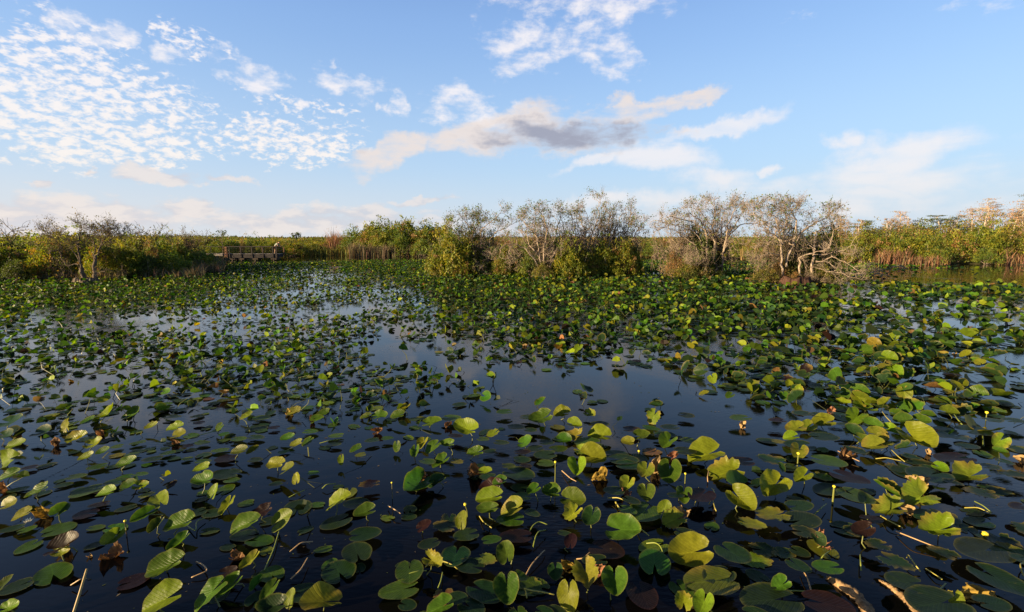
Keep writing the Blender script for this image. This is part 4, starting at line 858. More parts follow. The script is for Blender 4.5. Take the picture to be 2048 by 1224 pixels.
HB_ = """540 300 -45 35 Cg|515 415 -50 30 Cd|398 435 -62 58 Rg|828 512 -78 12 CG|815 577 -62 5 Cg|655 650 8 -55 UG|565 682 -68 -15 Fdr|690 728 -70 15 Fd|965 597 -62 24 Ly|950 640 -78 0 Fg|1010 507 -58 0 Fg|1080 465 -36 20 Cg|1185 485 -52 -10 Cg|1330 328 0 52 CG|1410 272 74 8 CG|1470 150 -68 -8 CG|1295 522 70 8 Cg|1312 602 -45 40 Cyr|1415 620 -20 55 Cd|1585 700 98 0 Cg|1725 592 -50 45 Fg|1840 580 18 -45 UG|1735 482 4 48 Cg|1628 432 -20 40 Cy|1735 352 -14 44 Cy|1870 350 -6 68 Cg|1955 488 0 46 Cg|1782 898 -6 -76 Fg|1550 995 6 84 Cg|1280 1075 0 98 UG|920 1032 6 90 Cg|780 1058 88 46 Fd|348 935 0 66 Fg|303 1050 -112 24 Fg|712 915 -78 -18 Fd|620 845 -18 58 Fd|918 850 -10 -64 Cg|1202 935 2 50 Cd|1380 950 20 84 Cyr|540 1150 -76 34 Cg|705 1155 60 38 Fd|985 738 -92 0 Fm|1490 815 96 26 Fm|1293 772 8 -44 Cm|1705 1070 40 78 Fm|45 548 -70 -4 Fd|98 596 -64 16 Cg|42 838 -18 -56 Fd|75 728 92 -14 Fd|40 225 -36 20 Cg|68 260 -36 8 Fy|137 176 -44 8 Fd|210 165 36 0 Fg|275 208 0 34 Ug|382 240 -8 36 Cg|430 192 -16 34 Cy|490 212 -40 32 Cg|577 200 -42 0 Cg|695 114 -62 -22 CG|740 247 -48 6 Cg|822 242 -38 0 Fd|775 170 32 6 Fg|842 135 -36 20 Cyr|1022 190 40 -16 Lg|922 326 40 0 Fg|885 420 -42 10 Cg|978 372 80 22 Fd|785 360 40 -6 CG|812 390 -48 0 Fd|1000 290 52 0 Fd|1002 246 50 -4 Fm|1150 262 -64 6 Fd|1138 311 50 6 Fg|1090 226 -48 6 Fd|1212 228 50 -8 Fg|1247 20 -48 0 CG|1305 84 44 6 CG|1128 48 -66 18 Cg|1045 42 60 0 Fd|1397 22 34 10 Cyr|1452 84 56 0 Fd|1632 186 -40 -6 Cy|1700 152 48 -8 Cg|1752 105 56 10 Fg|1865 186 -30 34 Cg|1975 176 44 14 Fg|1940 240 56 6 Fg|2025 272 46 0 Fd|1878 100 -54 0 Fd|1780 42 -20 44 Uyr|1960 30 50 8 Fd|1830 146 62 0 Fd|1590 290 84 4 Fd|1552 262 70 0 Fd|1615 322 70 6 Fd|1405 192 -76 0 Fg|1245 176 46 0 Cg|1322 150 -52 4 Cyr|1352 238 40 14 Cy|470 72 54 -14 Cg|585 46 54 4 Fg|370 55 36 -6 Fg|285 30 -42 8 Cg|98 36 -34 10 Cg|165 36 48 -10 Cg|392 106 28 0 Fg|965 100 52 0 Fd|1052 116 36 4 Fd|910 10 -46 4 Fg|1552 472 -58 0 Fd|1640 526 50 20 Fd|1618 582 50 20 Fg|1905 640 -70 22 Cyr|1960 722 70 20 Fd|1440 880 -72 4 Fd|120 432 -64 6 Fmr|400 390 -60 0 Fm|838 455 -66 6 Cm|428 682 40 -26 Cm|1022 326 38 4 Fm|610 150 44 4 Fm|1640 112 52 0 Fm|1145 190 46 0 Fd|880 190 44 4 Fd|1200 1180 60 20 Fd|450 300 40 10 Fg|620 300 44 8 Fyr|480 880 54 30 Cyr|470 780 -60 20 Fd|790 870 50 20 Fyr|1250 720 40 8 Fd|620 1100 60 -6 Fd|820 760 54 -10 Fg|330 1140 40 10 Fd|1130 1180 50 10 Fd|1900 500 50 0 Fd|2030 500 36 20 Fm|1060 600 40 20 Fd"""
HA_ = """935 535 -20 -38 CG|852 610 -76 40 Rg|925 672 -40 46 Cg|1062 667 -88 24 Cg|1338 555 -34 56 CG|1448 545 -50 10 Fg|1255 482 18 -46 UG|1188 486 46 -8 Fg|1312 468 40 -30 Fg|1150 602 -74 26 Fd|1238 605 48 6 Fd|1545 592 -60 28 Cm|1448 665 -86 36 Cg|1570 652 60 -18 Fd|1636 660 56 -46 UG|1740 575 6 -44 Fd|1862 555 -46 0 Fg|1970 537 62 -44 LG|1060 768 -64 54 Cg|1220 710 58 -6 Fg|1440 735 -76 4 Fd|1510 765 74 6 Fg|1475 876 -54 56 Cy|555 690 52 -4 Fg|670 692 60 0 Fg|662 752 -60 50 RG|560 790 -62 24 Fd|330 702 104 -32 Fg|175 795 -72 40 Fg|365 802 96 -42 Cm|355 832 50 0 Cy|985 910 -108 42 Cg|970 1105 -118 54 CG|770 1006 96 -28 Fm|312 962 -14 -50 Fg|108 1030 -104 42 Fd|20 1020 32 -34 Cg|46 1160 58 -18 CG|1240 1065 -92 92 Cg|1360 1030 -72 70 Cg|1330 950 54 -14 Cm|1508 1005 -40 46 Cg|1590 965 -30 -36 Fg|1588 1045 -50 66 Cg|1500 1112 40 -50 Fd|1612 1145 -86 10 Cd|1700 1110 10 -50 UG|1775 1070 104 0 Fd|1895 1122 -122 4 Ry|1900 815 -56 10 Fg|1978 652 -84 36 Fd|1985 950 -30 -56 Fd|142 612 -62 32 Cy|82 692 -84 20 Fd|150 702 60 -20 Fg|345 598 40 -40 Rg|38 560 50 -14 Cy|228 470 -70 34 Cg|115 465 -66 10 Fg|362 440 58 -10 Fd|525 470 -100 36 Fg|590 470 -56 8 Fm|630 484 -54 12 CG|745 450 50 -28 Cg|822 446 44 0 Cyr|852 500 48 -18 Fy|590 552 -66 12 Fm|510 608 -70 8 Fm|1190 342 -50 16 CG|1100 285 -34 0 Fy|1182 300 46 0 Fg|1408 240 -46 8 Cg|1298 236 -54 4 Fg|1488 235 -40 22 CG|1652 248 36 -8 Fg|1620 316 -50 0 CG|1680 350 36 -20 LG|1738 405 0 -34 UG|1826 366 32 0 Fg|2000 286 0 30 UG|1488 292 40 0 Fd|1330 286 -60 0 Fm|1332 376 -80 0 Fd|1200 415 -58 0 Cg|1352 410 40 4 Fg|52 288 -50 14 UG|62 382 -66 26 Cg|782 262 -50 6 Fg|990 250 -50 10 Fg|900 286 -64 8 Fd|750 310 -54 14 Cg|580 330 -66 14 Fg|180 336 -50 6 Fm|512 274 -46 16 CG|608 245 -40 10 Cg|548 200 50 -12 Cy|460 164 -52 14 Cy|388 104 -10 -42 UG|130 140 -40 22 Cd|240 132 50 -10 Cd|102 204 -54 12 Cy|1032 104 -48 6 CG|1040 148 42 -12 Cy|815 190 -52 10 Fg|692 212 -42 6 Fg|892 95 -42 14 Cyr|630 26 -38 4 LG|780 28 -42 10 Cg|520 60 -42 14 Cg|1180 192 40 0 Fg|1092 211 32 0 Fm|1290 98 -20 20 Ug|1320 140 -38 8 Fg|1692 165 -42 8 Cg|1805 180 -30 28 Cg|1392 170 44 0 Fg|1490 160 46 4 Fd|1710 106 -28 4 Fy|1810 126 44 0 Fg|1972 150 -46 4 Fg|1450 35 -40 20 Cyr|1525 46 50 0 Fg|1610 102 -34 0 Fm|1170 75 -34 0 Fm|1742 196 -36 12 Cy|1900 20 -40 14 Cg|1730 15 -40 14 Cy|60 70 60 -8 Cd|1000 40 50 0 Fd|30 150 40 0 Cd|1950 200 40 0 Fg|1620 430 -40 10 Fd|680 420 -60 6 Fd|740 390 -50 10 Fg|820 375 40 0 Fg|440 390 60 -6 Fg|60 130 46 -10 Cd|1850 60 40 -16 Cg|300 1110 0 0 Fd"""
HC_ = """198 258 -96 28 CG|315 370 -100 24 CGr|388 520 70 62 CG|385 442 -66 0 Rg|592 440 -54 50 CG|757 388 -40 28 CG|585 612 -90 6 Fyr|740 645 84 -20 Fd|752 712 80 10 Fdr|725 560 70 -10 Fd|742 207 -80 0 Fd|732 242 -8 42 Cy|888 297 106 20 Fg|580 293 -92 -22 Fdr|605 184 46 6 Fy|1012 390 110 34 Fm|1050 496 98 44 Fg|1240 462 92 58 Rgr|1405 165 96 64 CG|1222 190 -60 14 Cyr|1180 208 -70 6 Cy|1440 512 -70 40 Cyr|1270 582 -96 10 Cyr|1405 408 30 30 Uyr|1555 700 -110 14 CGr|1735 385 -96 20 Cyr|1820 822 -110 16 Fd|1198 788 -70 0 Fdr|1282 882 104 50 Fdr|1590 840 -100 -40 Fdr|1372 1010 -110 -10 Fd|1880 980 170 92 Fd|112 832 -120 18 CG|335 830 84 54 Fd|585 1110 -160 10 Fd|632 1022 -46 26 Cg|882 1132 150 34 Fm|720 905 64 40 Fd|908 920 -82 0 Fg|165 495 -40 30 Fm|1112 700 -60 18 Cm|270 962 -74 30 Fd|235 1000 -140 16 Fy|175 1125 -20 66 CG|58 1125 0 -62 CGr|1560 1130 -140 20 Fd|1648 1100 20 60 Uyr|1850 1130 90 0 Fd|1500 378 -96 26 Fd|1805 482 -104 -14 Fdr|1965 372 90 14 Fdr|1050 232 80 20 Fdr|885 72 -68 4 CG|868 156 80 0 Fd|718 108 -56 12 Cy|790 100 -34 20 Cy|690 156 -44 6 CG|1070 42 -30 36 CG|1150 92 60 10 Cg|1258 112 56 14 CG|1602 12 56 4 CG|1780 130 60 0 Ryr|1908 184 -36 30 Uy|395 46 -56 4 Fg|612 60 -50 0 Fm|1640 152 -60 10 Fdr|1560 56 50 10 Fd|1350 60 -60 0 Cg|1750 120 70 -6 Fd|1712 212 60 0 Fd|1570 112 50 0 Fd|1652 282 -100 6 Fm|1552 332 50 20 CG|1982 62 60 0 Fd|2022 562 -40 10 Fm|2022 862 -44 0 Fd|440 662 86 20 Fyr|1040 130 60 30 Cd|1100 170 50 20 Cg|1180 140 60 0 Cy|1840 330 60 0 Fdr|1930 300 60 20 Fdr|1380 270 60 20 Fdr|1620 420 70 20 Fdr|400 300 -80 -4 Fm|60 240 60 0 Fd|1900 240 50 10 Cg|1990 220 50 10 Fdr|1440 60 56 6 Cg|1480 30 50 6 Cg|1700 60 50 10 Fdr|1860 60 60 0 Fdr|1300 20 50 6 Cg|950 20 50 6 Fd|850 30 -50 0 Fd|760 20 -60 0 Fdr|1960 130 50 10 Fd|1010 90 60 0 Fd|470 1190 80 10 Fd|1150 640 60 0 Fm"""
for vw, txt in (('A', HA_), ('B', HB_), ('C', HC_)):
    for e_ in txt.split('|'):
        q = e_.split(); a_ = [float(v) for v in q[:4]]
        if abs(a_[2]) + abs(a_[3]) < 1: continue
        hp(vw, *a_, q[4])
N_HAND = len(pads)

# ---- the rest of the pond: leaf cover read off the photograph, carried over to the water
GXp = [0, 256, 512, 640, 768, 1024, 1280, 1536, 1792, 2048]
GYp = [500, 515, 530, 548, 566, 580, 600, 625, 650, 700, 750, 800, 840, 870, 950, 1230]
GD = np.array([[0, 0, .3, .8, .9, .9, .3, 0, 0, 0], [0, 0, .85, .95, .95, .9, .5, .3, .15, .1], [0, .5, .95, .55, .6, .9, .8, .35, .45, .3], [.6, .95, .95, .55, .65, .95, .7, .4, .02, .0], [.9, 1, .9, .6, .6, 1, .9, .6, .08, .0], [.95, 1, .85, .6, .5, 1, 1, .55, .6, .6],
               [.9, .9, .42, .35, .35, .88, .95, .65, .22, .32], [.5, .35, .12, .2, .22, .85, .95, .8, .20, .26], [.25, .5, .36, .34, .34, .72, .85, .85, .55, .40], [.62, .82, .72, .66, .5, .30, .45, .8, .9, .8], [.62, .85, .75, .62, .42, .12, .10, .5, .9, .9],
               [.6, .75, .6, .45, .38, .18, .16, .32, .75, .85], [.35, .35, .2, .12, .1, .1, .1, .12, .30, .45], [.32, .32, .26, .18, .15, .14, .16, .2, .42, .6], [.25, .28, .25, .2, .2, .25, .25, .35, .5, .6], [.2, .2, .3, .3, .3, .38, .32, .35, .5, .5]])
def cover(px, py):
    px = np.clip(px, 0, 2047.9); py_ = np.clip(py, 500, 1229.9)
    i = np.searchsorted(GXp, px, 'right') - 1; j = np.searchsorted(GYp, py_, 'right') - 1
    gx = np.array(GXp, float); gy = np.array(GYp, float)
    u = (px - gx[i]) / (gx[i + 1] - gx[i]); v = (py_ - gy[j]) / (gy[j + 1] - gy[j])
    return (GD[j, i] * (1 - u) + GD[j, i + 1] * u) * (1 - v) + (GD[j + 1, i] * (1 - u) + GD[j + 1, i + 1] * u) * v
def proj_np(x, y, z=0.0):
    zz_ = z - CAM_H; dep = y * _cp - zz_ * _sp; up_ = y * _sp + zz_ * _cp
    return W_ / 2 + F_ * x / dep, H_ / 2 - F_ * up_ / dep
def vnoise(x, y, s, seed):
    r = np.random.default_rng(seed); g = r.random((64, 64)); X_, Y_ = x * s % 63, y * s % 63; i, j = X_.astype(int), Y_.astype(int); u, v = X_ - i, Y_ - j
    u = u * u * (3 - 2 * u); v = v * v * (3 - 2 * v); i2, j2 = (i + 1) % 64, (j + 1) % 64
    return (g[i, j] * (1 - u) + g[i2, j] * u) * (1 - v) + (g[i, j2] * (1 - u) + g[i2, j2] * u) * v
NC = 105000
rr = np.sqrt(rp.uniform(2.7 ** 2, 62 ** 2, NC)); aa = rp.uniform(-.92, .92, NC); x, y = np.sin(aa) * rr, np.cos(aa) * rr
px, py = proj_np(x, y); cv = cover(px, py)
nz = .6 * vnoise(x + 90, y, .55, 3) + .4 * vnoise(x + 90, y, 1.7, 4)
cv = cv * np.clip((nz - .5) * 5.0 * (1 - cv * .55) + 1, .04, 1.8)
# off to the sides of the frame the cover goes on as at its edge
side_ = np.clip((px - 0) / 2048, 0, 1)
lnp = (.165 + .13 * np.clip((px - 700) / 1300, 0, 1)) * rp.uniform(.65, 1.35, NC)
cv = np.where(cv < .13, cv * .25, cv)
dens = (1.05 + .55 * np.exp(-((py - 730) / 110) ** 2)) / (lnp / .19) ** 1.3
keep = (rp.random(NC) < cv * dens) & (rr < shore_r(aa) + .6) & (py > 497) & (py < 1260)
x, y, lnp, px, py, cv = x[keep], y[keep], lnp[keep], px[keep], py[keep], cv[keep]
# leave the stretches already filled leaf by leaf
HP_ = np.array([p['P'][:2] for p in pads]); HLn = np.array([p['ln'] for p in pads])
near_ = py > 800; ok = np.ones(len(x), bool)
for q in np.where(near_)[0]:
    if (np.hypot(HP_[:, 0] - x[q], HP_[:, 1] - y[q]) < HLn * .30 + lnp[q] * .30).any(): ok[q] = False
ok &= ~((px > 1570) & (px < 1900) & (py > 1120))
ok &= ~((py > 828) & (rp.random(len(x)) < .35))
x, y, lnp, px, py, cv = [q[ok] for q in (x, y, lnp, px, py, cv)]
for q in range(len(x)):
    dense = cv[q]; u = rp.random(); right = px[q] / 2048
    st = 'F' if u < .54 else 'C' if u < .70 else 'L' if u < .82 else 'R' if u < .95 else 'U'
    if py[q] > 850 and rp.random() < .6: st = 'F'
    if st != 'F' and py[q] > 850: lnp[q] *= .72
    w = rp.random(); co = ('d' if w < .44 else 'g' if w < .74 else 'G' if w < .885 else 'y' if w < .965 else 'm' if w < .985 else 'b')
    if py[q] > 850 and rp.random() < .45: co = 'd'
    if st == 'F': n = np.array([rp.normal() * .03, rp.normal() * .03, 1]); z = .003 + rp.random() * (.006 if py[q] > 850 else .02)
    else:
        n = np.array(NRM[st]) * np.array([1, .6, 1]) + rp.normal(size=3) * np.array([.28, .20, .05]); z = .03 + rp.random() ** 2.0 * (.14 + .12 * dense)
        if rp.random() < .3: n = np.array([rp.normal() * .35, rp.normal() * .35, .8])
    n = n / np.linalg.norm(n); a = rp.random() * 6.28; xd = np.array([math.cos(a), math.sin(a), 0.]); xd = xd - n * xd.dot(n); xd /= np.linalg.norm(xd)
    if st != 'F' : z = max(z, lnp[q] * .5 * max(abs(xd[2]), math.sqrt(max(0, 1 - n[2] ** 2)) * .7) + .01)
    add_pad((x[q], y[q], z), xd, n, lnp[q], st, co, .8 if rp.random() < .22 + .2 * right else 0.)
# ---- rank by size in the picture: the 300 largest are things, the others are the mass of leaves
for p in pads:
    p['px'] = proj(p['P']); dep = math.hypot(p['P'][1], CAM_H); fs = max(.25, abs(Vector(p['n']).dot(Vector((-p['P'][0], -p['P'][1], CAM_H - p['P'][2])).normalized())))
    p['app'] = F_ * p['ln'] / dep * math.sqrt(fs) if -40 < p['px'][0] < 2088 and p['px'][1] < 1290 else 0
order = sorted(range(len(pads)), key=lambda i: -pads[i]['app']); top300 = set(order[:300])
def petiole(P, n, ln, r, kink=False):
    b_ = P + np.array([r.normal() * .3 * (P[2] + .05), r.normal() * .3 * (P[2] + .05), 0]); b_[2] = -.04
    m_ = (P + b_) / 2 + np.array([r.normal(), r.normal(), 0]) * .03 * (2.0 if kink else 1); return [b_, m_, P - n * .004]
pad_items = []
for i in order[:300]:
    p = pads[i]; st, co = p['st'], p['co']; r = np.random.default_rng(i + 9000)
    fold = {'F': .02, 'C': r.uniform(.2, .75), 'L': r.uniform(.15, .6), 'R': r.uniform(.45, .85), 'U': r.uniform(.1, .4)}[st]
    V, Fc, UV, RI = pad_geo(r, fold=fold, cup={'F': .05, 'C': .25, 'L': .2, 'R': .2, 'U': .15}[st] * r.uniform(.2, 1), wave=(.010 if st == 'F' else .035) * r.uniform(.6, 1.5), jag=p['rag'], curl=(r.uniform(0, .6) if p['rag'] else r.uniform(0, .25)) * (0.15 if st == 'F' else 1),
                            width=r.uniform(.74, .92) if st == 'F' or p['px'][0] > 1000 else r.uniform(.56, .76), roll=0 if st == 'F' else r.uniform(-.35, .35))
    c0 = np.array(PADC[co]) * r.uniform(.8, 1.2) * (1 + .10 * r.normal(size=3)); rim = np.array((.15, .14, .035)) if co != 'm' else np.array((.045, .018, .012))
    k = np.clip((RI - .93) / .07, 0, 1)[:, None] * (.55 if not p['rag'] else .9); tn = c0 * (1 - k) + rim * k
    if co in 'yb' or p['rag']: # yellowing and browning creeps in from the edge
        th_ = np.arctan2(UV[:, 1], UV[:, 0]); w_ = np.clip((RI - .45) * 1.6, 0, 1) * np.clip(np.sin(th_ * 2 + r.random() * 6) + .2, 0, 1); w_ = w_[:, None] * .8; tn = tn * (1 - w_) + np.array((.20, .14, .03)) * w_
    tn = np.clip(tn, .004, .8)
    M = frames(p['P'][None], p['x'][None], p['n'][None], p['ln'], p['ln'], p['ln'])[0]; Vw = V @ M[:3, :3].T
    if st == 'F': Vw[:, 2] = np.maximum(Vw[:, 2], -p['P'][2] + .0015)
    if st != 'F':
        e = empty('lily_leaf', tuple(p['P'] * np.array([1, 1, 0]))); me = mesh_np('blade', Vw + np.array([0, 0, p['P'][2]]), Fc, MAT_PAD, tn, UV)
        me.validate(); link('blade', me, e, local=True)
        T = Tubes(); pt = np.array(petiole(p['P'], p['n'], p['ln'], r)) - p['P'] * np.array([1, 1, 0]); T.add(np.array([pt[0], pt[0] * .5 + pt[1] * .5, pt[1], pt[2]]), [.006, .0058, .0052, .0045], 6, tint=(.11, .12, .03)); link('petiole', T.mesh('petiole', MAT_STEM), e, local=True); o_ = e
    else:
        o_ = link('lily_leaf', mesh_np('lily_leaf', Vw, Fc, MAT_PAD, tn, UV)); o_.location = tuple(p['P'])
    tag(o_, None, 'lily leaf', 'spatterdock leaves nearest the camera'); sz = 'large ' if p['ln'] > .33 else 'small ' if p['ln'] < .19 else ''
    pad_items.append((o_, sz + ('ragged ' if p['rag'] else '') + SNAME[st] + ' ' + CNAME[co] + ' lily leaf', p['px']))
# low-poly leaves for the mass, fold built in
def pad_low(fold, cup, seed, ns=9):
    r = np.random.default_rng(seed); th = np.linspace(-math.pi + .22, math.pi - .22, ns); a = np.abs(th); R = np.interp(a, [0, .8, 1.6, 2.5, 3.14], [.60, .50, .45, .47, .30]) * (1 + .05 * r.normal(size=ns))
    V = [(0, 0, 0)] + [(math.cos(t_) * q_, math.sin(t_) * q_ * .92, fold * abs(math.sin(t_) * q_) + cup * .12 * (1 + math.sin(t_ * 3 + seed))) for t_, q_ in zip(th, R)]
    return np.array(V), [np.array([(0, j, j + 1) for j in range(1, ns)])]
rest_all = order[300:]; rest = [i for i in rest_all if pads[i]['app'] < 15]; near2 = [i for i in rest_all if pads[i]['app'] >= 15]
VV, FF, TT, UU, nv = [], [], [], [], 0; F4n = []; nnear = 0
for i in near2:
    p = pads[i]; st, co = p['st'], p['co']; r = np.random.default_rng(i + 70000)
    fold = {'F': .02, 'C': r.uniform(.12, .6), 'L': r.uniform(.1, .5), 'R': r.uniform(.45, .85), 'U': r.uniform(.1, .4)}[st]
    V, Fc, UV, RI = pad_geo(r, nseg=18, rings=(0, .4, .75, 1.0), fold=fold, cup=.05 if st == 'F' else r.uniform(.05, .3), wave=.01 if st == 'F' else r.uniform(.02, .05), jag=p['rag'], width=r.uniform(.62, .9))
    M = frames(p['P'][None], p['x'][None], p['n'][None], p['ln'], p['ln'], p['ln'])[0]; Vw = V @ M[:3, :3].T + p['P']; Vw[:, 2] = np.maximum(Vw[:, 2], .002)
    tn = np.array(PADC[co]) * r.uniform(.75, 1.25) * (1 + .10 * r.normal(size=3)) * np.ones((len(V), 1)); k = (RI > .99)[:, None] * (.35 if not p['rag'] else .7); tn = tn * (1 - k) + np.array((.13, .11, .03)) * k
    VV.append(Vw); UU.append(UV); TT.append(np.clip(tn, .004, .6)); F4n.append(Fc[0] + nv); FF.append(Fc[1] + nv); nnear += len(Fc[1]); nv += len(V)
lib = {'F': [pad_low(.02, .03, s_) for s_ in range(4)], 'C': [pad_low(.3 + .3 * s_, .5, s_) for s_ in range(4)], 'L': [pad_low(.1 + .25 * s_, .8, s_) for s_ in range(4)], 'R': [pad_low(1.1, .3, s_) for s_ in range(4)], 'U': [pad_low(.3, .6, s_) for s_ in range(4)]}
for st in lib:
    for v_ in range(4):
        ids = [i for i in rest if pads[i]['st'] == st and i % 4 == v_]
        if not ids: continue
        P = np.array([pads[i]['P'] for i in ids]); xd = np.array([pads[i]['x'] for i in ids]); n = np.array([pads[i]['n'] for i in ids]); ln = np.array([pads[i]['ln'] for i in ids])
        tn = np.array([PADC[pads[i]['co']] for i in ids]) * np.exp(rp.normal(size=(len(ids), 1)) * .32) * (1 + .12 * rp.normal(size=(len(ids), 3)))
        V, F, T, _ = instance_np(lib[st][v_][0], lib[st][v_][1], frames(P, xd, n, ln, ln, ln), np.clip(tn, .004, .6)); V[:, 2] = np.maximum(V[:, 2], .002)
        VV.append(V); FF.append(F[0] + nv); TT.append(T); UU.append(np.zeros((len(V), 2))); nv += len(V)
F4n = np.concatenate(F4n); me = mesh_np('lily_leaves', np.concatenate(VV), [F4n, np.concatenate(FF)], MAT_PADF, np.concatenate(TT), np.concatenate(UU), smooth=False)
me.materials.append(MAT_PAD); mi = np.zeros(len(me.polygons), np.int32); mi[:len(F4n) + nnear] = 1; me.polygons.foreach_set('material_index', mi); me.polygons.foreach_set('use_smooth', mi > 0)
tag(link('lily_leaves', me), 'dense mass of smaller lily leaves reaching back across the pond', 'lily leaves', kind='stuff')
# their stalks: three-sided slivers with a knee above the water
ids = [i for i in rest_all if pads[i]['st'] != 'F' and pads[i]['P'][1] < 34]; P = np.array([pads[i]['P'] for i in ids]); n_ = len(ids)
off = rp.normal(size=(n_, 2)) * (.10 + P[:, 2:3] * .9); Bm = P.copy(); Bm[:, :2] += off; Bm[:, 2] = -.02; Mm = (P + Bm) / 2; Mm[:, :2] += rp.normal(size=(n_, 2)) * .04; Mm[:, 2] += .02
w = .0055 + P[:, 1:2] * .00022; th = rp.random(n_) * 3.14; sx_ = np.stack([np.cos(th), np.sin(th) * .2, np.zeros(n_)], 1) * w
V = np.stack([Bm - sx_, Bm + sx_, Mm - sx_, Mm + sx_, P - sx_ * .6, P + sx_ * .6], 1).reshape(-1, 3); i6 = np.arange(n_)[:, None] * 6
tag(link('lily_stalks', mesh_np('lily_stalks', V, np.concatenate([i6 + np.array([[0, 1, 3, 2]]), i6 + np.array([[2, 3, 5, 4]])]), MAT_STEM, np.repeat(np.clip(np.array([.07, .075, .02]) * rp.uniform(.6, 1.6, (n_, 1)), .01, .4), 6, 0))), 'thin bent stalks standing under the farther lily leaves', 'stalks', kind='stuff')
print('PADS', len(pads), 'hand', N_HAND)

# ------------------------------------------------------------------ buds, stalks, withered leaves, logs
def ph(vw, cx, cy): s = 700 / 2048.0; return VO[vw][0] + cx * s, VO[vw][1] + cy * s
def stalk(name, label, cat, pts, rad, tint, heights, mat=None, bud=None, k=7):
    W = []
    for (a, b_), h in zip(pts, heights): W.append(np.array(at_z(a, b_, h)[:]))
    W = np.array(W)
    if len(W) > 2:
        t0 = np.linspace(0, 1, len(W)); t1 = np.linspace(0, 1, 14); ws = np.stack([np.interp(t1, t0, W[:, c_]) for c_ in range(3)], 1)
        for _ in range(2): ws[1:-1] = (ws[:-2] + ws[2:] + 2 * ws[1:-1]) / 4
        W = ws
    O = W[0] * np.array([1, 1, 0]); rads = np.linspace(rad, rad * .8, len(W)); W = np.concatenate([W, W[-1:] + (W[-1] - W[-2]) * .1]); rads = np.append(rads, rad * .1)
    T = Tubes(); T.add(W - O, rads, k, tint=tint)
    if bud is None:
        o_ = link(name, T.mesh(name, mat or MAT_STEM)); o_.location = tuple(O); return tag(o_, label, cat)
    e = tag(empty(name, tuple(O)), label, cat); link('stem', T.mesh('stem', mat or MAT_STEM), e, local=True)
    bm = bmesh.new(); bmesh.ops.create_uvsphere(bm, u_segments=14, v_segments=9, radius=bud[0])
    for v in bm.verts:
        a_ = math.atan2(v.co.y, v.co.x); v.co *= 1 + .07 * math.cos(a_ * 5); v.co.z *= .86
        if v.co.z > bud[0] * .6: v.co.z -= bud[0] * .22
    bmesh.ops.translate(bm, vec=tuple(W[-2] - O), verts=bm.verts); link('bud', bm_mesh('bud', bm, bud[1], True), e, local=True)
    bm = bmesh.new(); bmesh.ops.create_cone(bm, cap_ends=True, segments=10, radius1=rad * 1.1, radius2=bud[0] * .92, depth=bud[0] * .9); bmesh.ops.translate(bm, vec=tuple(W[-2] - O + np.array([0, 0, -bud[0] * .62])), verts=bm.verts)
    link('sepals', bm_mesh('sepals', bm, MAT_BUDG, True), e, local=True); return e
MAT_BUDG = plain('bud_green', (.16, .20, .03), .45)
def up_stalk(name, label, base, topy, rad, bud, tint=(.13, .14, .03), lean=0.0):
    B_ = at_z(*base); tp = at_y(base[0], topy, B_.y); h = tp.z
    W = np.array([[0, 0, -.05], [lean * .3, 0, h * .5], [lean, 0, h]]); e = tag(empty(name, (B_.x, B_.y, 0)), label, 'flower bud'); T = Tubes(); T.add(W, [rad, rad * .95, rad * .9], 7, tint=tint); link('stem', T.mesh('stem', MAT_STEM), e, local=True)
    bm = bmesh.new(); bmesh.ops.create_uvsphere(bm, u_segments=14, v_segments=9, radius=bud)
    for v in bm.verts:
        a_ = math.atan2(v.co.y, v.co.x); v.co *= 1 + .07 * math.cos(a_ * 5)
        if v.co.z > bud * .55: v.co.z -= bud * .25
    bmesh.ops.translate(bm, vec=(lean, 0, h + bud * .5), verts=bm.verts); link('bud', bm_mesh('bud', bm, MAT_BUD, True), e, local=True)
    bm = bmesh.new(); bmesh.ops.create_cone(bm, cap_ends=True, segments=10, radius1=rad, radius2=bud * .93, depth=bud * .8); bmesh.ops.translate(bm, vec=(lean, 0, h), verts=bm.verts); link('sepals', bm_mesh('sepals', bm, MAT_BUDG, True), e, local=True)
    return e
up_stalk('flower_bud', 'round yellow bud on a thin stem at the lower centre of the pond', ph('B', 690, 625), 1010, .0045, .016, lean=-.025)
up_stalk('flower_bud', 'yellow bud on the tallest straight stem, between flat dark leaves', ph('B', 1200, 445), 925, .0055, .014)
up_stalk('flower_bud', 'small pale bud alone on open water left of centre', ph('B', 248, 520), 966, .004, .010, tint=(.12, .11, .05))
up_stalk('flower_bud', 'small green bud beside the big heart leaf right of centre', ph('B', 1960, 430), 948, .005, .012)
up_stalk('flower_bud', 'pale bud on a thick stem in front of a round yellow-green leaf', ph('C', 722, 330), 908, .008, .018)
up_stalk('flower_bud', 'short thick bud stub standing on open dark water at right', ph('C', 928, 550), 974, .010, .015)
up_stalk('flower_bud', 'bright yellow bud floating low near the right edge', ph('C', 1818, 745), 1070, .006, .026)
up_stalk('flower_bud', 'yellow bud amid the dense leaves at the upper right', ph('C', 1825, 60), 826, .007, .022)
up_stalk('flower_bud', 'dark thin bud standing in the open water at lower left', ph('A', 742, 740), 1043, .005, .012, tint=(.05, .04, .03))
up_stalk('flower_bud', 'tiny yellow bud among big flat leaves right of centre', ph('B', 1690, 265), 903, .005, .015)
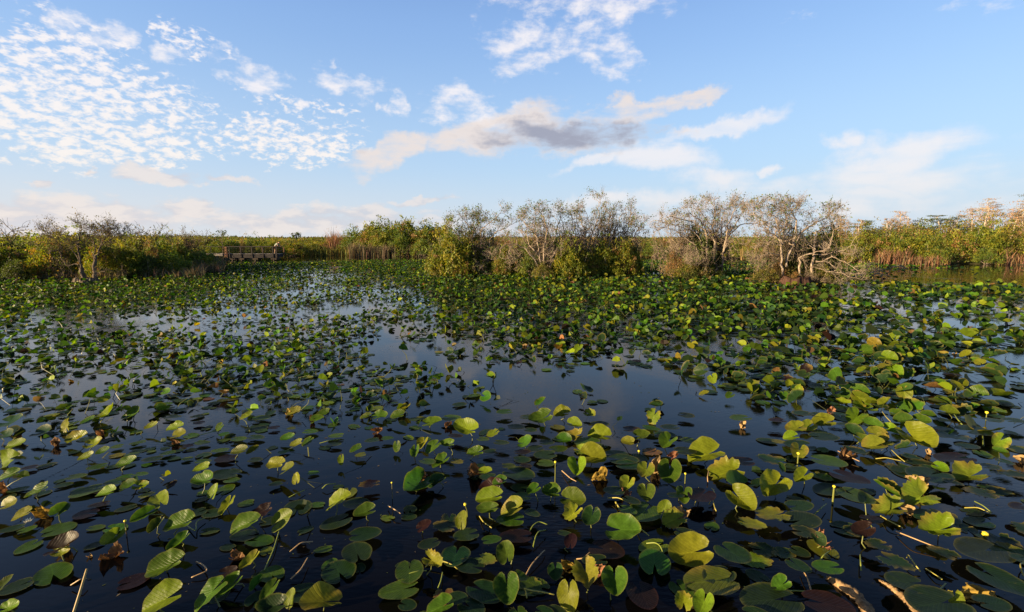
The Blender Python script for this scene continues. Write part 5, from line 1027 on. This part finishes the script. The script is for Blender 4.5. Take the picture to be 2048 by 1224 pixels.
def wil(name, label, px, py, size, col, seed, cat='withered leaf', h=.03, n=(0, -.5, .8)):
    """a shrivelled leaf: blade crumpled and rolled on itself"""
    r = np.random.default_rng(seed); V, Fc, UV, RI = pad_geo(r, nseg=26, fold=r.uniform(.8, 1.6), cup=.5, wave=.10, jag=1.0, curl=1.1, width=.6, roll=r.uniform(-1.2, 1.2))
    nz_ = r.normal(size=V.shape) * .022; V = V + nz_; tn = np.array(col) * r.uniform(.6, 1.3, (len(V), 1)); P = np.array(at_z(px, py, h)[:])
    a = r.random() * 6.28; M = frames(P[None], np.array([[math.cos(a), math.sin(a), .5]]), np.array([n], float) + r.normal(size=(1, 3)) * .3, size, size, size)[0]; Vw = V @ M[:3, :3].T
    Vw[:, 2] -= Vw[:, 2].min() + .01; o_ = link(name, mesh_np(name, Vw, Fc, MAT_LITTER, np.clip(tn, .01, .7), UV)); o_.location = (P[0], P[1], 0); return tag(o_, label, cat)
BR = (.15, .08, .035); OC = (.26, .17, .03); PK = (.22, .10, .055); TN = (.30, .20, .09)
WL_ = [('B', 165, 120, .17, BR, 'curled brown leaf tip left of the lone dark-water gap'), ('B', 730, 372, .20, BR, 'spiky rust-brown withered leaf in the middle of the pond'), ('B', 415, 395, .17, TN, 'tan withered leaf lying on a folded green leaf'), ('B', 1465, 395, .20, OC, 'ochre curled leaf right of the tallest bud'),
       ('B', 1770, 345, .20, TN, 'pale dried strip drooping over a yellow-green leaf'), ('B', 1900, 270, .14, PK, 'pinkish dried leaf tip above the small green bud'), ('B', 1940, 625, .20, TN, 'cream-edged shrivelled leaf left of the copper stem'), ('B', 1610, 480, .12, PK, 'small pink withered leaf by ragged yellow leaves'), ('B', 1430, 940, .16, PK, 'salmon withered leaf near the bottom centre'), ('B', 580, 90, .12, BR, 'little brown curl at the upper middle'),
       ('B', 1300, 905, .15, OC, 'small ochre shrivelled leaf above the heart leaves'), ('A', 270, 600, .18, OC, 'amber-brown withered leaf with a dark side at lower left'), ('A', 385, 790, .19, TN, 'tan curled leaf on a maroon pad'), ('A', 680, 835, .18, BR, 'large brown crumpled leaf in open water at lower left'), ('A', 1385, 855, .13, BR, 'dark brown leaf roll right of the lower left open water'), ('A', 535, 838, .06, TN, 'tiny tan fleck floating at lower left'),
       ('A', 35, 460, .16, BR, 'brown curl at the far left edge'), ('A', 1035, 190, .12, BR, 'small brown tuft left of a long slanting stem'), ('A', 320, 200, .14, BR, 'brown shrivelled leaf among upper left leaves'), ('A', 600, 140, .14, BR, 'reddish brown leaf rag at upper left'), ('A', 1830, 60, .14, BR, 'brown rag at the centre left'), ('A', 110, 150, .12, BR, 'rusty scrap at the upper left edge'), ('A', 1690, 20, .14, OC, 'ochre scrap above the left centre'),
       ('C', 393, 92, .15, TN, 'tent-shaped dry leaf standing alone on dark water'), ('C', 345, 335, .13, TN, 'cream dried patch on a fan leaf'), ('C', 915, 12, .17, PK, 'pink withered leaf at the edge of the dense right cover'), ('C', 850, 775, .20, PK, 'pink-tan crumpled leaf above the pale logs'), ('C', 1400, 440, .20, TN, 'upright cream-edged shrivelled leaf at right'), ('C', 1000, 275, .22, BR, 'dark brown broken leaf with ochre veins at right'), ('C', 1360, 585, .14, TN, 'tan curl on a torn yellow leaf'),
       ('C', 245, 590, .06, BR, 'small brown knob at the end of a bent stem'), ('C', 2020, 290, .14, TN, 'pale dried scrap at the right edge'), ('C', 1680, 1060, .22, OC, 'yellow rolled leaf at the lower right corner'), ('C', 1485, 245, .09, TN, 'tan knob below the big holed leaf'), ('C', 1210, 135, .14, BR, 'brown curl on the top right leaves')]
wmarks = []
for i_, (vw, cx, cy, sz, col, lab) in enumerate(WL_):
    p_ = ph(vw, cx, cy); wil('withered_leaf', lab, p_[0], p_[1], sz, col, 300 + i_); wmarks.append((lab, p_))
for i_ in range(16):   # crumpled brown leaves farther out
    px_, py_ = rp.uniform(20, 2030), rp.uniform(600, 800)
    if cover(np.array([px_]), np.array([py_]))[0] < .3: continue
    wil('withered_leaf', None, px_, py_, rp.uniform(.09, .15) * (.8 + .5 * px_ / 2048), [BR, OC, PK, TN][i_ % 4], 500 + i_, h=.08); wmarks.append((COL.objects[-1], (px_, py_), ['brown', 'ochre', 'pinkish', 'tan'][i_ % 4]))
gtag = 'withered leaves scattered over the pond'
for o_ in COL.objects:
    if o_.name.startswith('withered_leaf'): o_['group'] = gtag
YEL = (.30, .26, .05); TNS = (.34, .22, .10)
ST = [('B', [(440, 918), (480, 885), (540, 882), (590, 900), (630, 930)], 'arched yellow stem bowing over a green leaf at bottom centre'), ('B', [(298, 988), (350, 955), (400, 942), (448, 940)], 'slender arched stem left of the bottom centre heart leaves'), ('B', [(515, 1042), (532, 1000), (542, 950)], 'short straight stem end alone on black water'), ('B', [(758, 622), (780, 655), (830, 690)], 'short yellow diagonal stem at the middle bottom'),
      ('B', [(222, 560), (255, 578), (296, 606)], 'short pale stem lying on open water left of centre'), ('B', [(1045, 722), (1070, 675), (1105, 650), (1155, 670)], 'hooked stem above the maroon leaf'), ('B', [(1072, 800), (1085, 740), (1105, 708), (1145, 702)], 'thin green hooked stem with a pink end'), ('B', [(1022, 980), (1060, 905), (1130, 828), (1140, 822)], 'long tan stem slanting up right at the bottom'), ('B', [(1035, 1100), (1030, 1050), (1010, 1040), (1050, 1055), (1120, 1062), (1195, 1080)], 'kinked brown stem touching the bright upright leaf'),
      ('B', [(1325, 872), (1370, 868), (1408, 826), (1475, 850)], 'pale kinked stem right of the bottom centre'), ('B', [(1510, 515), (1570, 512), (1640, 545)], 'curved cream stem by the ragged leaves'), ('B', [(1555, 540), (1580, 580), (1625, 608)], 'thick cream stem curving down right'), ('B', [(1670, 668), (1700, 695), (1750, 735)], 'yellow stem crossing the watermark-free gap'), ('B', [(1735, 780), (1790, 775), (1820, 800), (1835, 850)], 'green hooked stem above a big heart leaf'),
      ('B', [(1240, 355), (1290, 400), (1325, 418)], 'brown stem scrap right of the tallest bud'), ('B', [(2040, 455), (2040, 500), (2015, 555)], 'amber stem dropping left of the bright oval leaf'), ('A', [(1700, 990), (1760, 935), (1800, 865)], 'tan stem rising out of the leaf cluster at lower left centre'), ('A', [(1545, 940), (1600, 820), (1635, 700)], 'long green stem under a raised leaf at left centre'), ('A', [(1695, 830), (1760, 775), (1830, 770)], 'pale arched stem left of a floating leaf'), ('A', [(1690, 512), (1730, 490), (1785, 468)], 'short green stem floating in open dark water'),
      ('A', [(1885, 460), (1910, 435), (1965, 430)], 'thin dark arched stem at the centre left'), ('A', [(1150, 888), (1190, 905), (1220, 940), (1180, 955), (1120, 980)], 'twisted brown stem on black water at lower left'), ('A', [(1040, 192), (1140, 155), (1250, 125)], 'long slanting green stem at upper left'), ('A', [(415, 1025), (470, 990), (505, 985)], 'thin tan side stem crossing the upright stalk'), ('A', [(1870, 195), (1920, 180), (1990, 172)], 'straight thin stem lying at centre top'),
      ('A', [(1100, 680), (1150, 715), (1145, 650), (1200, 632)], 'kinked stem between two green leaves'), ('C', [(205, 552), (222, 510), (240, 480), (222, 458)], 'hooked amber stem right of the heart leaf'), ('C', [(228, 530), (240, 575), (248, 592)], 'short amber stem end with a knob'), ('C', [(198, 420), (196, 390), (203, 355)], 'small brown peg standing left of the fan leaf'), ('C', [(1180, 285), (1240, 278), (1330, 298)], 'yellow stem lying left of a jagged leaf'), ('C', [(1265, 225), (1310, 270), (1350, 302)], 'yellow-green diagonal stem at right'),
      ('C', [(960, 240), (1010, 265), (1085, 300)], 'tan stem across the brown broken leaf'), ('C', [(822, 610), (860, 575), (892, 548)], 'green club-shaped stem on open water'), ('C', [(1095, 940), (1092, 890), (1090, 845)], 'lone thin spike above the thin log'), ('C', [(850, 885), (875, 850), (912, 825)], 'short stem tip above a jagged flat leaf'), ('C', [(805, 1065), (780, 980), (742, 918)], 'tan stem leaning left above the large log'), ('C', [(1442, 945), (1400, 890), (1368, 842), (1362, 865)], 'bent bright yellow stem at lower right'),
      ('C', [(1590, 1015), (1555, 1050), (1530, 1075)], 'short green stem stub by the corner leaves'), ('C', [(1700, 572), (1780, 570), (1855, 605)], 'yellow curved stem on dark water at right'), ('C', [(1760, 535), (1810, 560), (1858, 600)], 'thin stem lying parallel above another at right'), ('C', [(1210, 620), (1260, 650), (1340, 690)], 'cream blade-like stem below the torn yellow leaf'), ('C', [(1300, 710), (1400, 750), (1540, 805)], 'long tan stem pointing at the large ragged leaf'), ('C', [(410, 1035), (500, 1045), (600, 1055), (790, 1060)], 'long thin stem lying over the biggest dark leaf'),
      ('C', [(2045, 970), (2030, 930), (2025, 900), (2045, 895)], 'yellow hooked stem at the right edge'), ('C', [(1475, 930), (1530, 965), (1570, 992)], 'yellow rib along a folded dark leaf'), ('C', [(1810, 210), (1808, 160), (1805, 120)], 'upright thick green stem at right'), ('C', [(1280, 80), (1240, 40), (1212, 0)], 'bright green stem leaning left at upper right'), ('C', [(1690, 90), (1660, 55), (1640, 25)], 'stout green stem at upper right'), ('C', [(1990, 80), (2048, 40)], 'yellow stem at the upper right edge'), ('C', [(1630, 320), (1660, 292), (1720, 285)], 'arched green stem over flat leaves')]
for i_, (vw, pl, lab) in enumerate(ST):
    lab = lab.replace('crossing the watermark-free gap', 'slanting down right beside a round flat leaf'); m_ = len(pl) // 2; up_ = rp.uniform(.03, .07)
    hs_ = [.006 + up_ * math.sin(math.pi * min(1, (k + .3) / len(pl))) for k in range(len(pl))]
    tn_ = YEL if any(w_ in lab for w_ in ('yellow', 'cream', 'amber', 'bright')) else TNS if any(w_ in lab for w_ in ('tan', 'brown', 'pale')) else (.16, .19, .03)
    o_ = stalk('loose_stem', lab, 'stem', [ph(vw, *q_) for q_ in pl], .0058 if 'thick' not in lab and 'stout' not in lab else .009, tn_, hs_); o_['group'] = 'loose lily stems lying on the pond'
o_ = stalk('reed_stalk', 'upright tan broken stalk rising from the bottom left edge', 'stalk', [ph('A', 430, 1190), ph('A', 470, 1060), ph('A', 508, 930)], .010, (.32, .22, .08), [.0, .10, .20])
# white flower
Pf = at_z(*ph('A', 168, 675)); e = tag(empty('lily_flower', (Pf.x, Pf.y, .03)), 'small white open flower among leaves near the left edge', 'flower')
for ring_, (cnt, tilt_, ln_) in enumerate(((7, .45, .045), (6, .95, .038))):
    for k in range(cnt):
        a = k / cnt * 6.283 + ring_ * .4; d = np.array([math.cos(a) * math.cos(tilt_), math.sin(a) * math.cos(tilt_), math.sin(tilt_)]); s_ = np.array([-math.sin(a), math.cos(a), 0])
        V = [d * 0, d * ln_ * .5 + s_ * .013, d * ln_ + np.array([0, 0, .008]), d * ln_ * .5 - s_ * .013, d * ln_ * .5 - np.array([0, 0, .005])]
        link('petal', mesh_np('petal', V, np.array([[0, 1, 4], [1, 2, 4], [2, 3, 4], [3, 0, 4]]), MAT_PETAL), e, local=True)
bm = bmesh.new(); bmesh.ops.create_uvsphere(bm, u_segments=10, v_segments=6, radius=.009); bmesh.ops.translate(bm, vec=(0, 0, .014), verts=bm.verts); link('flower_centre', bm_mesh('flower_centre', bm, MAT_BUD, True), e, local=True)
# logs breaking the surface
def log(name, label, pts, rads, hs, seed):
    W = np.array([at_z(a, b_, h)[:] for (a, b_), h in zip(pts, hs)]); O = np.array([W[0][0], W[0][1], 0]); t0 = np.linspace(0, 1, len(W)); t1 = np.linspace(0, 1, 40); r = np.random.default_rng(seed)
    ws = np.stack([np.interp(t1, t0, W[:, c_]) for c_ in range(3)], 1)
    for _ in range(3): ws[1:-1] = (ws[:-2] + ws[2:] + 2 * ws[1:-1]) / 4
    rd = np.interp(t1, t0, rads) * (1 + .10 * r.normal(size=40)); rd[0] *= .2; rd[-1] *= .2; T = Tubes(); T.add(ws - O, rd, 14); T.V[0] += r.normal(size=T.V[0].shape) * .0035
    o_ = link(name, T.mesh(name, MAT_LOG)); o_.location = tuple(O); return tag(o_, label, 'log')
log('sunken_log', 'large pale bark log breaking the surface at the lower right', [ph('C', 895, 985), ph('C', 960, 1020), ph('C', 1050, 1070), ph('C', 1120, 1150), ph('C', 1150, 1215)], [.022, .035, .042, .040, .034], [-.005, .008, .014, .012, .01], 1)
log('sunken_log', 'thinner dim brown log lying right of the large pale log', [ph('C', 1195, 998), ph('C', 1260, 1030), ph('C', 1320, 1080), ph('C', 1390, 1150), ph('C', 1440, 1230)], [.010, .022, .026, .028, .024], [-.006, -.002, .0, -.006, -.01], 2)
# fine floating debris
nf = 5200; rr = np.sqrt(rp.uniform(2.5 ** 2, 16 ** 2, nf)); aa = rp.uniform(-.85, .85, nf); kk_ = vnoise(np.sin(aa) * rr + 40, np.cos(aa) * rr, .8, 9) > .45; rr, aa = rr[kk_], aa[kk_]; nf = len(rr)
P = np.stack([np.sin(aa) * rr, np.cos(aa) * rr, np.full(nf, .0025)], 1); xd = rp.normal(size=(nf, 3)); xd[:, 2] = 0; sf = rp.uniform(.003, .010, nf) * rp.choice([1, 1, 1, 2.5], nf)
V, F, T, _ = instance_np(np.array([(-1, -.3, 0), (.2, -.5, .05), (1, 0, .1), (0, .5, .05)]), [np.array([[0, 1, 2, 3]])], frames(P, xd, np.tile([0., 0, 1], (nf, 1)), sf, sf * .8, sf), np.array([(.10, .08, .04), (.06, .08, .02), (.16, .13, .08)])[rp.integers(0, 3, nf)])
tag(link('floating_debris', mesh_np('floating_debris', V, F, MAT_LITTER, T, smooth=False)), 'fine plant debris floating on the dark water', 'debris', kind='stuff')
# ---- names for the leaves by what lies next to them
LM = [('the white flower', ph('A', 168, 675)), ('the upright tan stalk', ph('A', 470, 1060)), ('the dark thin bud', ph('A', 740, 690)), ('the lower-centre yellow bud', ph('B', 660, 560)), ('the tallest bud stem', ph('B', 1200, 370)), ('the small pale bud', ph('B', 245, 470)),
      ('the large pale log', ph('C', 1020, 1080)), ('the thin brown log', ph('C', 1330, 1080)), ('the low yellow bud', ph('C', 1815, 725)), ('the thick-stemmed bud', ph('C', 720, 290)), ('the short bud stub', ph('C', 930, 490)), ('the pink-tan crumpled leaf', ph('C', 850, 770)), ('the tent-shaped dry leaf', ph('C', 393, 90)),
      ('the spiky rust leaf', ph('B', 730, 372)), ('the bowed yellow stem', ph('B', 530, 885)), ('the large crumpled brown leaf', ph('A', 680, 835)), ('the amber-brown leaf', ph('A', 270, 600)), ('the pink edge leaf', ph('C', 915, 12)), ('the bent yellow stem', ph('C', 1400, 890)), ('the upright cream leaf', ph('C', 1400, 440)),
      ('the long slanting stem', ph('A', 1140, 155)), ('the small green bud', ph('B', 1960, 390)), ('the long tan stem', ph('B', 1080, 900)), ('the pale kinked stem', ph('B', 1400, 850)), ('the cream drooping strip', ph('B', 1770, 345)), ('the twisted brown stem', ph('A', 1190, 930)), ('the rising tan stem', ph('A', 1760, 930)), ('the floating green stem', ph('A', 1735, 490)),
      ('the torn brown leaf', ph('C', 1000, 275)), ('the upper right bud', ph('C', 1820, 20)), ('the ochre curled leaf', ph('B', 1465, 395)), ('the upright green stem', ph('C', 1808, 160)), ('the lower left corner', (0, 1224)), ('the lower right corner', (2048, 1224)), ('the left photo edge', (0, 900)), ('the right photo edge', (2048, 950)), ('the rolled yellow leaf', ph('C', 1680, 1060)),
      ('the centre-top brown curl', ph('B', 580, 90)), ('the reddish stump tree', (1590, 570)), ('the right edge up high', (2048, 720))]
autolabel(pad_items, LM)
autolabel([(m[0], 'crumpled %s dead leaf' % m[2], m[1]) for m in wmarks if len(m) == 3], [('the reddish stump tree', (1590, 590)), ('the arching-limb tree', (1093, 590)), ('the dead hollow tree', (175, 590)), ('the right photo edge', (2048, 700)), ('the left photo edge', (0, 700)), ('the open navy water', (1150, 770)), ('the pale water streak', (700, 620))])
for o_ in COL.objects:    # keep every label inside the word limit
    if 'label' in o_ and len(o_['label'].split()) > 16: print('LONG', o_.name, o_['label'])
labs = {}
for o_ in COL.objects:
    if 'label' in o_ and o_.parent is None: labs.setdefault(o_['label'], []).append(o_.name)
for k, v in labs.items():
    if len(v) > 1: print('DUP', k, v)
